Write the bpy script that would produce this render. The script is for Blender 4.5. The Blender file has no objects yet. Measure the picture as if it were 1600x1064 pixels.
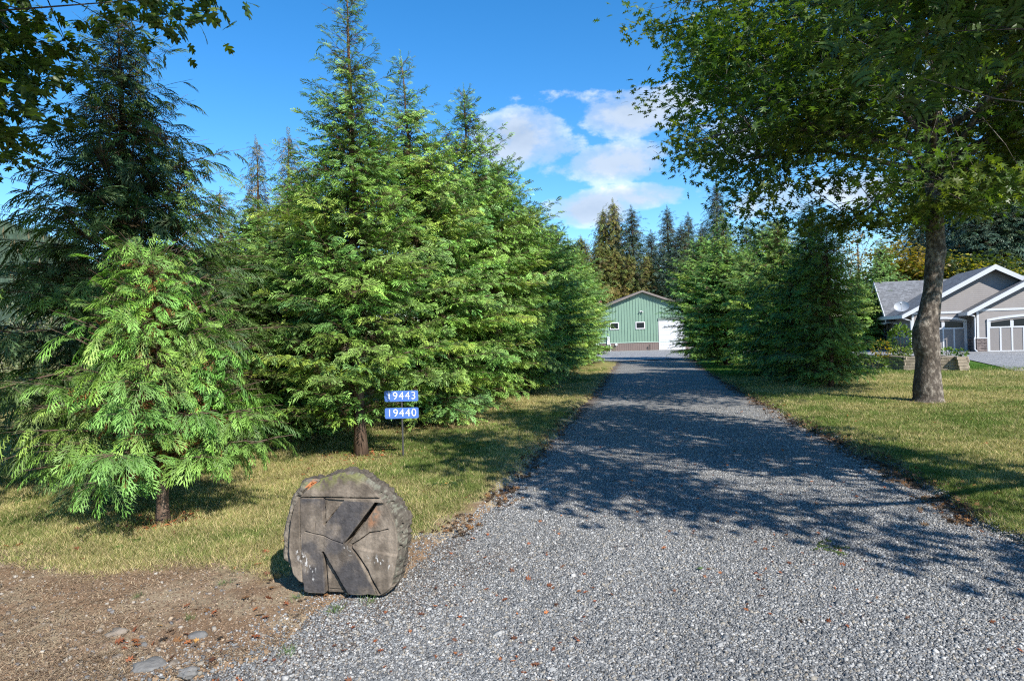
import bpy, math, random
import numpy as np
from mathutils import Vector, Matrix
R = math.radians
SC = bpy.context.scene
COL = SC.collection

# ------------------------------------------------------------------ camera
F, HCAM, ROLL, PITCH = 1000.0, 1.75, math.atan(0.027), math.atan(0.0046)
_fwd = np.array([0, math.cos(PITCH), -math.sin(PITCH)])
_up0 = np.array([0, math.sin(PITCH), math.cos(PITCH)])
_X = np.array([1.0, 0, 0])
CR = math.cos(ROLL) * _X - math.sin(ROLL) * _up0
CU = math.sin(ROLL) * _X + math.cos(ROLL) * _up0
cam_d = bpy.data.cameras.new("camera")
cam_d.sensor_width = 36; cam_d.lens = F / 1600 * 36
cam_d.clip_start = 0.05; cam_d.clip_end = 6000
cam = bpy.data.objects.new("camera", cam_d); COL.objects.link(cam)
M = Matrix(((CR[0], CU[0], -_fwd[0], 0), (CR[1], CU[1], -_fwd[1], 0), (CR[2], CU[2], -_fwd[2], HCAM), (0, 0, 0, 1)))
cam.matrix_world = M
SC.camera = cam

def ray(px, py):
    return CR * ((px - 800) / F) + CU * (-(py - 532) / F) + _fwd
def G(px, py):                     # point of the ground seen at a photo pixel
    d = ray(px, py); t = HCAM / -d[2]
    return np.array([d[0] * t, d[1] * t])
def P(px, py, Y):                  # point at distance Y seen at a photo pixel
    d = ray(px, py); t = Y / d[1]
    return np.array([d[0] * t, Y, HCAM + d[2] * t])

# ------------------------------------------------------------------ light
SUN_EL, SUN_AZ = R(39), R(148)     # azimuth clockwise from +Y
sd = np.array([math.sin(SUN_AZ) * math.cos(SUN_EL), math.cos(SUN_AZ) * math.cos(SUN_EL), math.sin(SUN_EL)])
sl = bpy.data.lights.new("sun", 'SUN'); sl.energy = 4.7; sl.angle = R(0.53); sl.color = (1.0, 0.95, 0.87)
so = bpy.data.objects.new("sun", sl); COL.objects.link(so)
so.rotation_euler = Vector(sd).to_track_quat('Z', 'Y').to_euler()
so.location = (0, -20, 40)
SC.view_settings.view_transform = 'Standard'; SC.view_settings.look = 'None'
SC.view_settings.gamma = 1; SC.view_settings.exposure = 0.80
SC.render.engine = 'CYCLES'
SC.cycles.filter_width = 1.15; SC.cycles.use_denoising = False
SC.cycles.max_bounces = 6; SC.cycles.transparent_max_bounces = 4
SC.cycles.diffuse_bounces = 3; SC.cycles.glossy_bounces = 2; SC.cycles.transmission_bounces = 3

class NT:
    """little helper around a node tree"""
    def __init__(s, tree): s.t = tree; s.n = tree.nodes; s.l = tree.links
    def new(s, typ, **kw):
        n = s.n.new(typ)
        for k, v in kw.items():
            if k in n.inputs: n.inputs[k].default_value = v
            else: setattr(n, k, v)
        return n
    def link(s, a, b): s.l.new(a, b)
    def math(s, op, a, b=0.0, c=None, clamp=False):
        n = s.n.new('ShaderNodeMath'); n.operation = op; n.use_clamp = clamp
        for i, v in enumerate((a, b) if c is None else (a, b, c)):
            if isinstance(v, (int, float)): n.inputs[i].default_value = v
            else: s.l.new(v, n.inputs[i])
        return n.outputs[0]
    def mix(s, fac, a, b, mode='MIX'):
        n = s.n.new('ShaderNodeMix'); n.data_type = 'RGBA'; n.blend_type = mode
        for i, v in ((0, fac), (6, a), (7, b)):
            if isinstance(v, (int, float)): n.inputs[i].default_value = v
            elif isinstance(v, tuple): n.inputs[i].default_value = (*v, 1)
            else: s.l.new(v, n.inputs[i])
        return n.outputs[2]
    def ramp(s, fac, stops):
        n = s.n.new('ShaderNodeValToRGB'); s.l.new(fac, n.inputs[0])
        e = n.color_ramp.elements
        while len(e) < len(stops): e.new(0.5)
        for i, (p, c) in enumerate(stops):
            e[i].position = p; e[i].color = (*c, 1) if isinstance(c, tuple) else (c, c, c, 1)
        return n.outputs[0]
    def noise(s, vec, scale, detail=4.0, rough=0.55, out='Fac'):
        n = s.n.new('ShaderNodeTexNoise'); n.inputs['Scale'].default_value = scale
        n.inputs['Detail'].default_value = detail; n.inputs['Roughness'].default_value = rough
        if vec is not None: s.l.new(vec, n.inputs['Vector'])
        return n.outputs[out]

world = bpy.data.worlds.new("World"); SC.world = world; world.use_nodes = True
w = NT(world.node_tree); w.n.clear()
sky = w.new('ShaderNodeTexSky'); sky.sky_type = 'NISHITA'; sky.sun_disc = False
sky.sun_elevation = SUN_EL; sky.sun_rotation = SUN_AZ; sky.altitude = 300; sky.air_density = 1.0
sky.dust_density = 0.15; sky.ozone_density = 3.0
tc = w.new('ShaderNodeTexCoord'); sep = w.new('ShaderNodeSeparateXYZ'); w.link(tc.outputs['Generated'], sep.inputs[0])
# clouds: where a bearing and an elevation fall inside a few cumulus banks
yy = w.math('MAXIMUM', sep.outputs[1], 0.02)
az = w.math('DIVIDE', sep.outputs[0], yy); el = w.math('DIVIDE', sep.outputs[2], yy)
cmb = w.new('ShaderNodeCombineXYZ'); w.link(az, cmb.inputs[0]); w.link(w.math('MULTIPLY', el, 1.5), cmb.inputs[1])
n1 = w.noise(cmb.outputs[0], 9.0, 8.0, 0.62); n2 = w.noise(cmb.outputs[0], 4.0, 5.0, 0.6)
banks = [(815, 213, 70, 46, 1.1), (868, 232, 50, 26, .8), (985, 178, 76, 38, 1.05), (1045, 165, 50, 28, .8), (990, 252, 125, 32, 1.0), (1090, 245, 90, 30, .8),
         (925, 325, 66, 26, 1.15), (1010, 305, 90, 22, .95), (1215, 318, 75, 26, .8), (1340, 300, 130, 24, .6), (1150, 215, 90, 24, .55),
         (900, 150, 120, 10, .25), (1480, 120, 140, 60, .6)]
dens = None
for (px, py, sx, sy, amp) in banks:
    d = ray(px, py); a0, e0 = d[0] / d[1], d[2] / d[1]
    u = w.math('DIVIDE', w.math('SUBTRACT', az, a0), sx / F * 1.04)
    v = w.math('DIVIDE', w.math('SUBTRACT', el, w.math('ADD', w.math('MULTIPLY', w.math('SUBTRACT', az, a0), .03), e0)), sy / F * 1.0)
    r2 = w.math('ADD', w.math('MULTIPLY', u, u), w.math('MULTIPLY', v, v))
    g = w.math('MULTIPLY', w.math('SUBTRACT', 1.35, r2), amp * .62, clamp=False)
    dens = g if dens is None else w.math('MAXIMUM', dens, g)
dn = w.math('ADD', dens, w.math('MULTIPLY', w.math('SUBTRACT', n1, 0.5), 2.6))
dn = w.math('ADD', dn, w.math('MULTIPLY', w.math('SUBTRACT', n2, 0.5), 2.0))
mask = w.ramp(dn, [(0.0, 0.0), (0.40, 0.5), (0.85, 0.92)])
n3 = w.noise(cmb.outputs[0], 9.0, 5.0, 0.6)
shade = w.math('ADD', w.math('MULTIPLY', dn, -.25), w.math('MULTIPLY', n3, 1.0))
ccol = w.ramp(shade, [(0.12, (1.8, 2.25, 2.95)), (0.36, (2.6, 3.05, 3.7)), (0.56, (4.8, 5.0, 5.3))])
for nd in w.n:
    if nd.type == 'VALTORGB': nd.color_ramp.interpolation = 'EASE'
skyc = w.new('ShaderNodeHueSaturation'); skyc.inputs['Saturation'].default_value = 1.34; skyc.inputs['Value'].default_value = .88
w.link(sky.outputs[0], skyc.inputs['Color'])
bg = w.new('ShaderNodeBackground'); bg.inputs['Strength'].default_value = 0.15
front = w.math('GREATER_THAN', sep.outputs[1], 0.05)
w.link(w.mix(w.math('MULTIPLY', mask, front), skyc.outputs[0], ccol), bg.inputs[0])
wo = w.new('ShaderNodeOutputWorld'); w.link(bg.outputs[0], wo.inputs[0])

# ------------------------------------------------------------------ numpy noise
def vnoise(x, y, s, seed=0):
    x = np.asarray(x, float) * s + seed * 17.31; y = np.asarray(y, float) * s + seed * 5.77
    xi = np.floor(x).astype(np.int64); yi = np.floor(y).astype(np.int64)
    fx = x - xi; fy = y - yi; fx = fx * fx * (3 - 2 * fx); fy = fy * fy * (3 - 2 * fy)
    def h(a, b):
        n = (a * 374761393 + b * 668265263 + seed * 974711) & 0x7fffffff
        n = ((n ^ (n >> 13)) * 1274126177) & 0x7fffffff
        return ((n ^ (n >> 16)) & 0xffff) / 65535.0
    return (h(xi, yi) * (1 - fx) + h(xi + 1, yi) * fx) * (1 - fy) + (h(xi, yi + 1) * (1 - fx) + h(xi + 1, yi + 1) * fx) * fy
def fbm(x, y, s, seed=0, o=4):
    t = 0; a = .5
    for i in range(o): t = t + a * vnoise(x, y, s * 2 ** i, seed + i * 7); a *= .5
    return t / (1 - .5 ** o)
def sstep(a, b, x):
    t = np.clip((x - a) / (b - a), 0, 1); return t * t * (3 - 2 * t)

# ------------------------------------------------------------------ mesh helpers
def mesh_tris(name, V, T, mat=None, parent=None, col=None, smooth=False, Q=None, uv=None):
    """V (n,3), T (m,3) tris, Q (k,4) quads, col (n,3) own colours"""
    me = bpy.data.meshes.new(name)
    V = np.ascontiguousarray(V, dtype=np.float32)
    T = np.zeros((0, 3), np.int32) if T is None else np.asarray(T, np.int32)
    Q = np.zeros((0, 4), np.int32) if Q is None else np.asarray(Q, np.int32)
    me.vertices.add(len(V)); me.vertices.foreach_set('co', V.ravel())
    nl = len(T) * 3 + len(Q) * 4
    me.loops.add(nl); me.loops.foreach_set('vertex_index', np.concatenate([T.ravel(), Q.ravel()]).astype(np.int32))
    npoly = len(T) + len(Q); me.polygons.add(npoly)
    ls = np.concatenate([np.arange(len(T)) * 3, len(T) * 3 + np.arange(len(Q)) * 4]).astype(np.int32)
    me.polygons.foreach_set('loop_start', ls)
    if smooth: me.polygons.foreach_set('use_smooth', np.ones(npoly, bool))
    if col is not None:
        a = me.attributes.new('col', 'FLOAT_COLOR', 'POINT')
        c = np.ones((len(V), 4), np.float32); c[:, :3] = col; a.data.foreach_set('color', c.ravel())
    me.update(calc_edges=True)
    if mat is not None: me.materials.append(mat)
    return link(name, me, parent)
def link(name, me, parent=None, loc=(0, 0, 0), rz=0):
    o = bpy.data.objects.new(name, me); COL.objects.link(o)
    if parent is not None: o.parent = parent
    o.location = loc; o.rotation_euler = (0, 0, rz)
    return o
def tag(o, label=None, cat=None, group=None, kind=None):
    if label: o['label'] = label
    if cat: o['category'] = cat
    if group: o['group'] = group
    if kind: o['kind'] = kind
    return o
def thing(name, label, cat, loc=(0, 0, 0), rz=0, group=None):
    o = bpy.data.objects.new(name, None); COL.objects.link(o)
    o.location = loc; o.rotation_euler = (0, 0, rz); o.empty_display_size = .2
    return tag(o, label, cat, group)
def copy_thing(src, loc, rz, label, scale=1.0):
    c = src.copy(); COL.objects.link(c); c.location = loc; c.rotation_euler = (0, 0, rz)
    c.scale = (scale, scale, scale) if not isinstance(scale, tuple) else scale
    c['label'] = label
    for ch in src.children:
        k = ch.copy(); COL.objects.link(k); k.parent = c
        for g in ch.children:
            q = g.copy(); COL.objects.link(q); q.parent = k
    return c

class MB:
    """collects polygons, then links them as one mesh"""
    def __init__(s): s.v = []; s.f = []; s.m = []
    def add(s, vs, fs, mi=0):
        b = len(s.v); s.v += [tuple(map(float, p)) for p in vs]; s.f += [tuple(b + i for i in f) for f in fs]; s.m += [mi] * len(fs)
    def box(s, x0, x1, y0, y1, z0, z1, mi=0):
        s.add([(x0, y0, z0), (x1, y0, z0), (x1, y1, z0), (x0, y1, z0), (x0, y0, z1), (x1, y0, z1), (x1, y1, z1), (x0, y1, z1)],
              [(0, 3, 2, 1), (4, 5, 6, 7), (0, 1, 5, 4), (1, 2, 6, 5), (2, 3, 7, 6), (3, 0, 4, 7)], mi)
    def prism(s, poly, axis, a0, a1, mi=0):
        """poly: 2-D points; axis 'y': (x,z) extruded along y; 'x': (y,z) along x; 'z': (x,y) along z"""
        n = len(poly)
        def p(q, a): return (q[0], a, q[1]) if axis == 'y' else ((a, q[0], q[1]) if axis == 'x' else (q[0], q[1], a))
        s.add([p(q, a0) for q in poly] + [p(q, a1) for q in poly],
              [tuple(range(n - 1, -1, -1)), tuple(range(n, 2 * n))] + [(i, (i + 1) % n, n + (i + 1) % n, n + i) for i in range(n)], mi)
    def tube(s, pts, r, n=8, mi=0):
        rr = r if hasattr(r, '__len__') else [r] * len(pts)
        V, T, Q = tube(np.array(pts, float), np.array(rr, float), n)
        s.add(V, [tuple(t) for t in T] + [tuple(q) for q in Q], mi)
    def build(s, name, mats, parent=None, smooth=False, bevel=0):
        me = bpy.data.meshes.new(name); me.from_pydata(s.v, [], s.f)
        for m in (mats if isinstance(mats, (list, tuple)) else [mats]): me.materials.append(m)
        me.polygons.foreach_set('material_index', s.m)
        import bmesh
        bm = bmesh.new(); bm.from_mesh(me); bmesh.ops.recalc_face_normals(bm, faces=bm.faces)
        if bevel: bmesh.ops.bevel(bm, geom=[e for e in bm.edges], offset=bevel, segments=1, affect='EDGES')
        bm.to_mesh(me); bm.free()
        if smooth:
            for p in me.polygons: p.use_smooth = True
        me.update()
        return link(name, me, parent)

def tube(P_, r, n=6):
    """closed-ended tapering tube -> V, T(caps), Q"""
    P_ = np.asarray(P_, float); m = len(P_)
    t = np.gradient(P_, axis=0); t /= np.linalg.norm(t, axis=1)[:, None] + 1e-9
    ref = np.array([0.31, 0.95, 0.07]) if abs(t[0] @ np.array([0.31, 0.95, 0.07])) < .8 else np.array([1.0, 0, 0])
    a = np.cross(t, ref); a /= np.linalg.norm(a, axis=1)[:, None] + 1e-9
    b = np.cross(t, a)
    th = np.arange(n) * 2 * math.pi / n
    V = P_[:, None, :] + r[:, None, None] * (np.cos(th)[None, :, None] * a[:, None, :] + np.sin(th)[None, :, None] * b[:, None, :])
    V = V.reshape(-1, 3)
    i = np.arange(m - 1)[:, None] * n; j = np.arange(n)[None, :]; k = (j + 1) % n
    Q = np.stack([i + j, i + k, i + n + k, i + n + j], -1).reshape(-1, 4)
    c0 = len(V); V = np.vstack([V, P_[0], P_[-1]])
    T = np.vstack([np.stack([np.full(n, c0), k[0], j[0]], -1), np.stack([np.full(n, c0 + 1), (m - 1) * n + j[0], (m - 1) * n + k[0]], -1)])
    return V, T, Q
class Acc:
    def __init__(s): s.V = []; s.T = []; s.Q = []; s.C = []; s.n = 0
    def add(s, V, T=None, Q=None, C=None):
        if T is not None and len(T): s.T.append(np.asarray(T) + s.n)
        if Q is not None and len(Q): s.Q.append(np.asarray(Q) + s.n)
        s.V.append(V); s.n += len(V)
        if C is not None: s.C.append(C)
    def tube(s, P_, r, n=6): s.add(*tube(P_, np.asarray(r, float), n))
    def obj(s, name, mat, parent=None, smooth=True):
        return mesh_tris(name, np.vstack(s.V), np.vstack(s.T) if s.T else None, mat, parent, np.vstack(s.C) if s.C else None, smooth, np.vstack(s.Q) if s.Q else None)

def place(tmpl, pos, axis, up, scale, col, droop=0.0, tipgain=0.0, rng=None):
    """many copies of a leaf or frond template in one vertex array"""
    TV, TT = tmpl
    Y = axis / (np.linalg.norm(axis, axis=1)[:, None] + 1e-9)
    X = np.cross(Y, up); X /= np.linalg.norm(X, axis=1)[:, None] + 1e-9
    Z = np.cross(X, Y)
    s = scale[:, None, None]
    V = pos[:, None, :] + s * (TV[None, :, 0:1] * X[:, None, :] + TV[None, :, 1:2] * Y[:, None, :] + TV[None, :, 2:3] * Z[:, None, :])
    dr = (droop if hasattr(droop, '__len__') else np.full(len(pos), droop))
    V[:, :, 2] -= dr[:, None] * scale[:, None] * TV[None, :, 1] ** 2
    n, k = len(pos), len(TV)
    T = (TT[None] + (np.arange(n) * k)[:, None, None]).reshape(-1, 3)
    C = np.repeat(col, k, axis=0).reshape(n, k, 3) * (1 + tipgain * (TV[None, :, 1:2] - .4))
    return V.reshape(-1, 3), T, np.clip(C.reshape(-1, 3), .003, .9)

# ------------------------------------------------------------------ materials
def mat_base(name):
    m = bpy.data.materials.new(name); m.use_nodes = True; t = NT(m.node_tree); t.n.clear()
    o = t.new('ShaderNodeOutputMaterial'); b = t.new('ShaderNodeBsdfPrincipled'); t.link(b.outputs[0], o.inputs[0])
    return m, t, b, o
def mat_plain(name, c, rough=.6, metal=0., var=.12, scale=6., bump=0., bscale=60., spec=.4):
    m, t, b, o = mat_base(name)
    g = t.new('ShaderNodeNewGeometry'); n = t.noise(g.outputs['Position'], scale, 5)
    lo = tuple(x * (1 - var) for x in c); hi = tuple(min(1, x * (1 + var)) for x in c)
    t.link(t.ramp(n, [(.3, lo), (.7, hi)]), b.inputs['Base Color'])
    b.inputs['Roughness'].default_value = rough; b.inputs['Metallic'].default_value = metal
    b.inputs['Specular IOR Level'].default_value = spec
    if bump:
        bn = t.new('ShaderNodeBump'); bn.inputs['Strength'].default_value = bump; bn.inputs['Distance'].default_value = .01
        t.link(t.noise(g.outputs['Position'], bscale, 4), bn.inputs['Height']); t.link(bn.outputs[0], b.inputs['Normal'])
    return m
def mat_foliage(name, trans=.35, rough=.55, spec=.35, tcol=(1.25, 1.35, .55)):
    m, t, b, o = mat_base(name)
    a = t.new('ShaderNodeAttribute'); a.attribute_name = 'col'
    g = t.new('ShaderNodeNewGeometry'); n = t.noise(g.outputs['Position'], 2.3, 3)
    c = t.mix(1.0, a.outputs['Color'], t.ramp(n, [(.3, .72), (.7, 1.25)]), 'MULTIPLY')
    t.link(c, b.inputs['Base Color']); b.inputs['Roughness'].default_value = rough
    b.inputs['Specular IOR Level'].default_value = spec
    tr = t.new('ShaderNodeBsdfTranslucent'); t.link(t.mix(1.0, c, tcol, 'MULTIPLY'), tr.inputs[0])
    mx = t.new('ShaderNodeMixShader'); mx.inputs[0].default_value = trans
    t.link(b.outputs[0], mx.inputs[1]); t.link(tr.outputs[0], mx.inputs[2]); t.link(mx.outputs[0], o.inputs[0])
    return m
def mat_attr(name, rough=.8, spec=.2, nscale=0, nvar=.2, bump=0, bscale=80, bdist=.006):
    m, t, b, o = mat_base(name)
    a = t.new('ShaderNodeAttribute'); a.attribute_name = 'col'; c = a.outputs['Color']
    g = t.new('ShaderNodeNewGeometry')
    if nscale:
        c = t.mix(1.0, c, t.ramp(t.noise(g.outputs['Position'], nscale, 5, .65), [(.3, 1 - nvar), (.7, 1 + nvar)]), 'MULTIPLY')
    t.link(c, b.inputs['Base Color']); b.inputs['Roughness'].default_value = rough; b.inputs['Specular IOR Level'].default_value = spec
    if bump:
        bn = t.new('ShaderNodeBump'); bn.inputs['Strength'].default_value = bump; bn.inputs['Distance'].default_value = bdist
        t.link(t.noise(g.outputs['Position'], bscale, 5, .7), bn.inputs['Height']); t.link(bn.outputs[0], b.inputs['Normal'])
    return m
def mat_bark(name, dark, mid, light, sxy=14., sz=3., bump=.8, dist=.02, bands=False):
    m, t, b, o = mat_base(name)
    g = t.new('ShaderNodeNewGeometry'); mp = t.new('ShaderNodeMapping'); mp.inputs['Scale'].default_value = (sxy, sxy, sz)
    t.link(g.outputs['Position'], mp.inputs[0])
    n = t.noise(mp.outputs[0], 1.0, 6, .65); n2 = t.noise(g.outputs['Position'], 1.6, 4, .6)
    f = t.math('ADD', t.math('MULTIPLY', n, .6), t.math('MULTIPLY', n2, .4))
    t.link(t.ramp(f, [(.36, dark), (.5, mid), (.64, light)]), b.inputs['Base Color']); b.inputs['Roughness'].default_value = .85
    b.inputs['Specular IOR Level'].default_value = .2
    bn = t.new('ShaderNodeBump'); bn.inputs['Strength'].default_value = bump; bn.inputs['Distance'].default_value = dist
    t.link(n, bn.inputs['Height']); t.link(bn.outputs[0], b.inputs['Normal'])
    return m
M_FOL = mat_foliage('conifer_foliage', .20, .5, .4)
M_LEAF = mat_foliage('oak_leaf', .42, .42, .45, (1.35, 1.45, .4))
M_BARKC = mat_bark('conifer_bark', (.05, .032, .022), (.13, .085, .06), (.26, .19, .14), 30, 4, .8, .015)
M_BARKO = mat_bark('oak_bark', (.028, .023, .019), (.095, .078, .064), (.33, .29, .245), 13, 9, 1., .03)
M_TWIG = mat_plain('twig_bark', (.07, .055, .045), .9)

# ------------------------------------------------------------------ driveway outline and ground
Lpx = [(300, 1064), (455, 1000), (560, 945), (628, 900), (690, 850), (765, 795), (812, 745), (845, 700), (898, 650), (926, 618), (943, 596), (955, 580), (965, 567)]
Rpx = [(1600, 858), (1500, 800), (1405, 742), (1330, 700), (1262, 668), (1200, 636), (1158, 612), (1124, 592), (1096, 575), (1082, 563)]
Lp = np.array([G(*p) for p in Lpx]); Rp = np.array([G(*p) for p in Rpx])
Lp = np.vstack([[-9.0, 1.3], [-3.6, 2.55], Lp]); Rp = np.vstack([[9, 2.1], [5.6, 3.6], Rp])
YEND = 58.0
def edgeL(y): return np.interp(y, Lp[:, 1], Lp[:, 0]) + (y > Lp[-1, 1]) * (y - Lp[-1, 1]) * .16
def edgeR(y): return np.interp(y, Rp[:, 1], Rp[:, 0]) + (y > Rp[-1, 1]) * (y - Rp[-1, 1]) * .16
def drive_sd(x, y):
    """signed distance-ish to the driveway: negative inside"""
    j = (fbm(x, y, 1.6, 3, 4) - .5) * .42
    d = np.maximum(edgeL(y) - x, x - edgeR(y)) * .95
    d = np.where(y > YEND, np.maximum(d, y - YEND), d)
    near = y < 1.3
    d = np.where(near, -1.0, d)
    return d + j
def zg(x, y):                       # lawn surface
    amp = sstep(2.0, 5.0, np.hypot(x, y)) * .6 + .4
    z = .03 + (fbm(x, y, .35, 11, 3) - .5) * .10 * amp + (fbm(x, y, 2.4, 5, 3) - .5) * .03
    z = z * sstep(30, 18, y) + .02
    s = drive_sd(x, y)
    e = sstep(-.12, .10, s)
    return z * e - .07 * (1 - e)
def zd(x, y):                       # gravel surface
    return (fbm(x, y, .5, 21, 2) - .5) * .03 + (fbm(x, y, 3., 23, 2) - .5) * .012 + .0
EDGE0, EDGE1 = G(0, 882), G(440, 900)
def dirtness(x, y):
    s = drive_sd(x, y)
    n = fbm(x, y, 1.1, 31, 4) - .5; n2 = fbm(x, y, 4.5, 37, 3) - .5
    rs_ = (x > .5 * (edgeL(y) + edgeR(y)))
    strip = np.where(rs_, sstep(.10, -.02, s + n2 * .12), sstep(.42, .02, s + n * .55 + n2 * .25)) * (.45 + .55 * sstep(9, 6, y) )
    # bare bank in front of the log slice
    yb = np.interp(x, [-8, EDGE0[0], EDGE1[0], -.6, .5], [EDGE0[1] - .1, EDGE0[1], EDGE1[1], 5.0, 5.4])
    bank = sstep(.30, -.25, (y - yb) + n * 1.0 + n2 * .45) * (x < 2)
    return np.clip(np.maximum(strip, bank), 0, 1)
BASES = []                          # (x, y, r) rings of dead needles under the conifers
def grass_cols(x, y):
    """green and straw patches of the lawn; returns base colour"""
    n = fbm(x, y, .55, 41, 4); n2 = fbm(x, y, 2.6, 47, 3)
    right = (x > edgeR(y)) * 1.0
    lush = sstep(24.0, 27.5, np.hypot(x * .35, y)) * right
    g = np.clip((n - .5) * 2.6 + (n2 - .5) * 1.3 + .27 + lush * .9, 0, 1)
    nearedge = np.exp(-np.maximum(drive_sd(x, y) - .5, 0) / 1.2) * right
    g = np.clip(g + .30 * nearedge, 0, 1)
    green = np.array([.13, .165, .04]); straw = np.array([.40, .325, .14]); vivid = np.array([.075, .165, .022])
    c = straw * (1 - g)[:, None] + green * g[:, None]
    return c * (1 - lush[:, None] * .8) + vivid * lush[:, None] * .8, g

def axis_coords(dense, far):
    lo, hi, st = dense; a = np.arange(lo, hi, st)
    up = hi + np.cumsum(st * 1.12 ** np.arange(1, 200)); up = up[up < far]
    dn = lo - np.cumsum(st * 1.12 ** np.arange(1, 200)); dn = dn[dn > -far]
    return np.concatenate([dn[::-1], a, up, [far]])
xs = axis_coords((-7, 8, .06), 3000); ys0 = np.arange(2.2, 12, .05)
ys = np.concatenate([[-3000, -800, -200, -60, -20, -8, -3, 0, 1, 1.6], ys0, 12 + np.cumsum(.05 * 1.022 ** np.arange(1, 170))])
ys = np.concatenate([ys, ys[-1] * 1.25 ** np.arange(1, 19)])
GX, GY = np.meshgrid(xs, ys); gx = GX.ravel(); gy = GY.ravel()

# ------------------------------------------------------------------ conifers
def frond(pairs, barbs, width=.36, seed=0, wd=None, z3=.03, curl=.22, a0=38, a1=52):
    """a flat fern-like spray, one unit long: midrib, side shoots, scale-leaf barbs"""
    rg = np.random.default_rng(seed); V = []; T = []
    def tri(a, b, c): k = len(V); V.extend([a, b, c]); T.append((k, k + 1, k + 2))
    tri((-.012, 0, 0), (.012, 0, 0), (0, 1, 0))
    for i in range(pairs):
        t = (i + .6) / (pairs + .3)
        for s in (-1, 1):
            ln = width * (math.sin(math.pi * min(1, t * .9 + .16)) ** .8) * rg.uniform(.8, 1.15) + .05
            a = R(rg.uniform(a0, a1)); dx, dy = s * math.cos(a), math.sin(a)
            y0 = t + rg.uniform(-.02, .02); zz = rg.uniform(-z3, z3)
            ex, ey, ez = dx * ln, y0 + dy * ln, zz - ln * .18
            wd = wd or (.024 if barbs else .045)
            k = len(V); V.extend([(0, y0, 0), (ex * .5 - dy * wd * s, (y0 + ey) / 2 + dx * s * wd, zz * .5), (ex, ey, ez), (ex * .5 + dy * wd * s, (y0 + ey) / 2 - dx * s * wd, zz * .5)])
            T.extend([(k, k + 1, k + 2), (k, k + 2, k + 3)])
            for j in range(barbs):
                u = (j + .7) / (barbs + .6); bx, by, bz = ex * u, y0 + (ey - y0) * u, ez * u
                for s2 in (-1, 1):
                    a2 = a + s2 * R(42) if s > 0 else a - s2 * R(42)
                    bl = ln * .36 * (1.15 - u * .6)
                    ddx, ddy = s * math.cos(a2), math.sin(a2)
                    px_, py_ = -ddy * .015, ddx * .015
                    tri((bx - px_, by - py_, bz), (bx + px_, by + py_, bz), (bx + ddx * bl, by + ddy * bl, bz - bl * .25))
    V = np.array(V, float)
    V[:, 2] += -curl * V[:, 1] ** 2 - np.abs(V[:, 0]) * curl
    return V, np.array(T)
FR_HI = [frond(8, 3, .38, 1), frond(7, 3, .42, 2)]
FR_HI = [frond(7, 2, .42, 1, .022, .08, .35), frond(6, 2, .46, 2, .022, .08, .30)]
FR_MID = [frond(6, 0, .36, 3, .056, .14, .08, 38, 56), frond(7, 0, .32, 4, .050, .16, .12, 36, 55), frond(5, 1, .40, 9, .036, .12, .08, 40, 56)]
FR_A = [frond(7, 1, .36, 13, .034, .12, .10, 40, 58), frond(6, 1, .40, 14, .034, .14, .14, 38, 56)]
FR_LOW = [frond(4, 0, .42, 5, .05, .12, .1), frond(5, 0, .36, 6, .045, .14, .1)]

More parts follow.
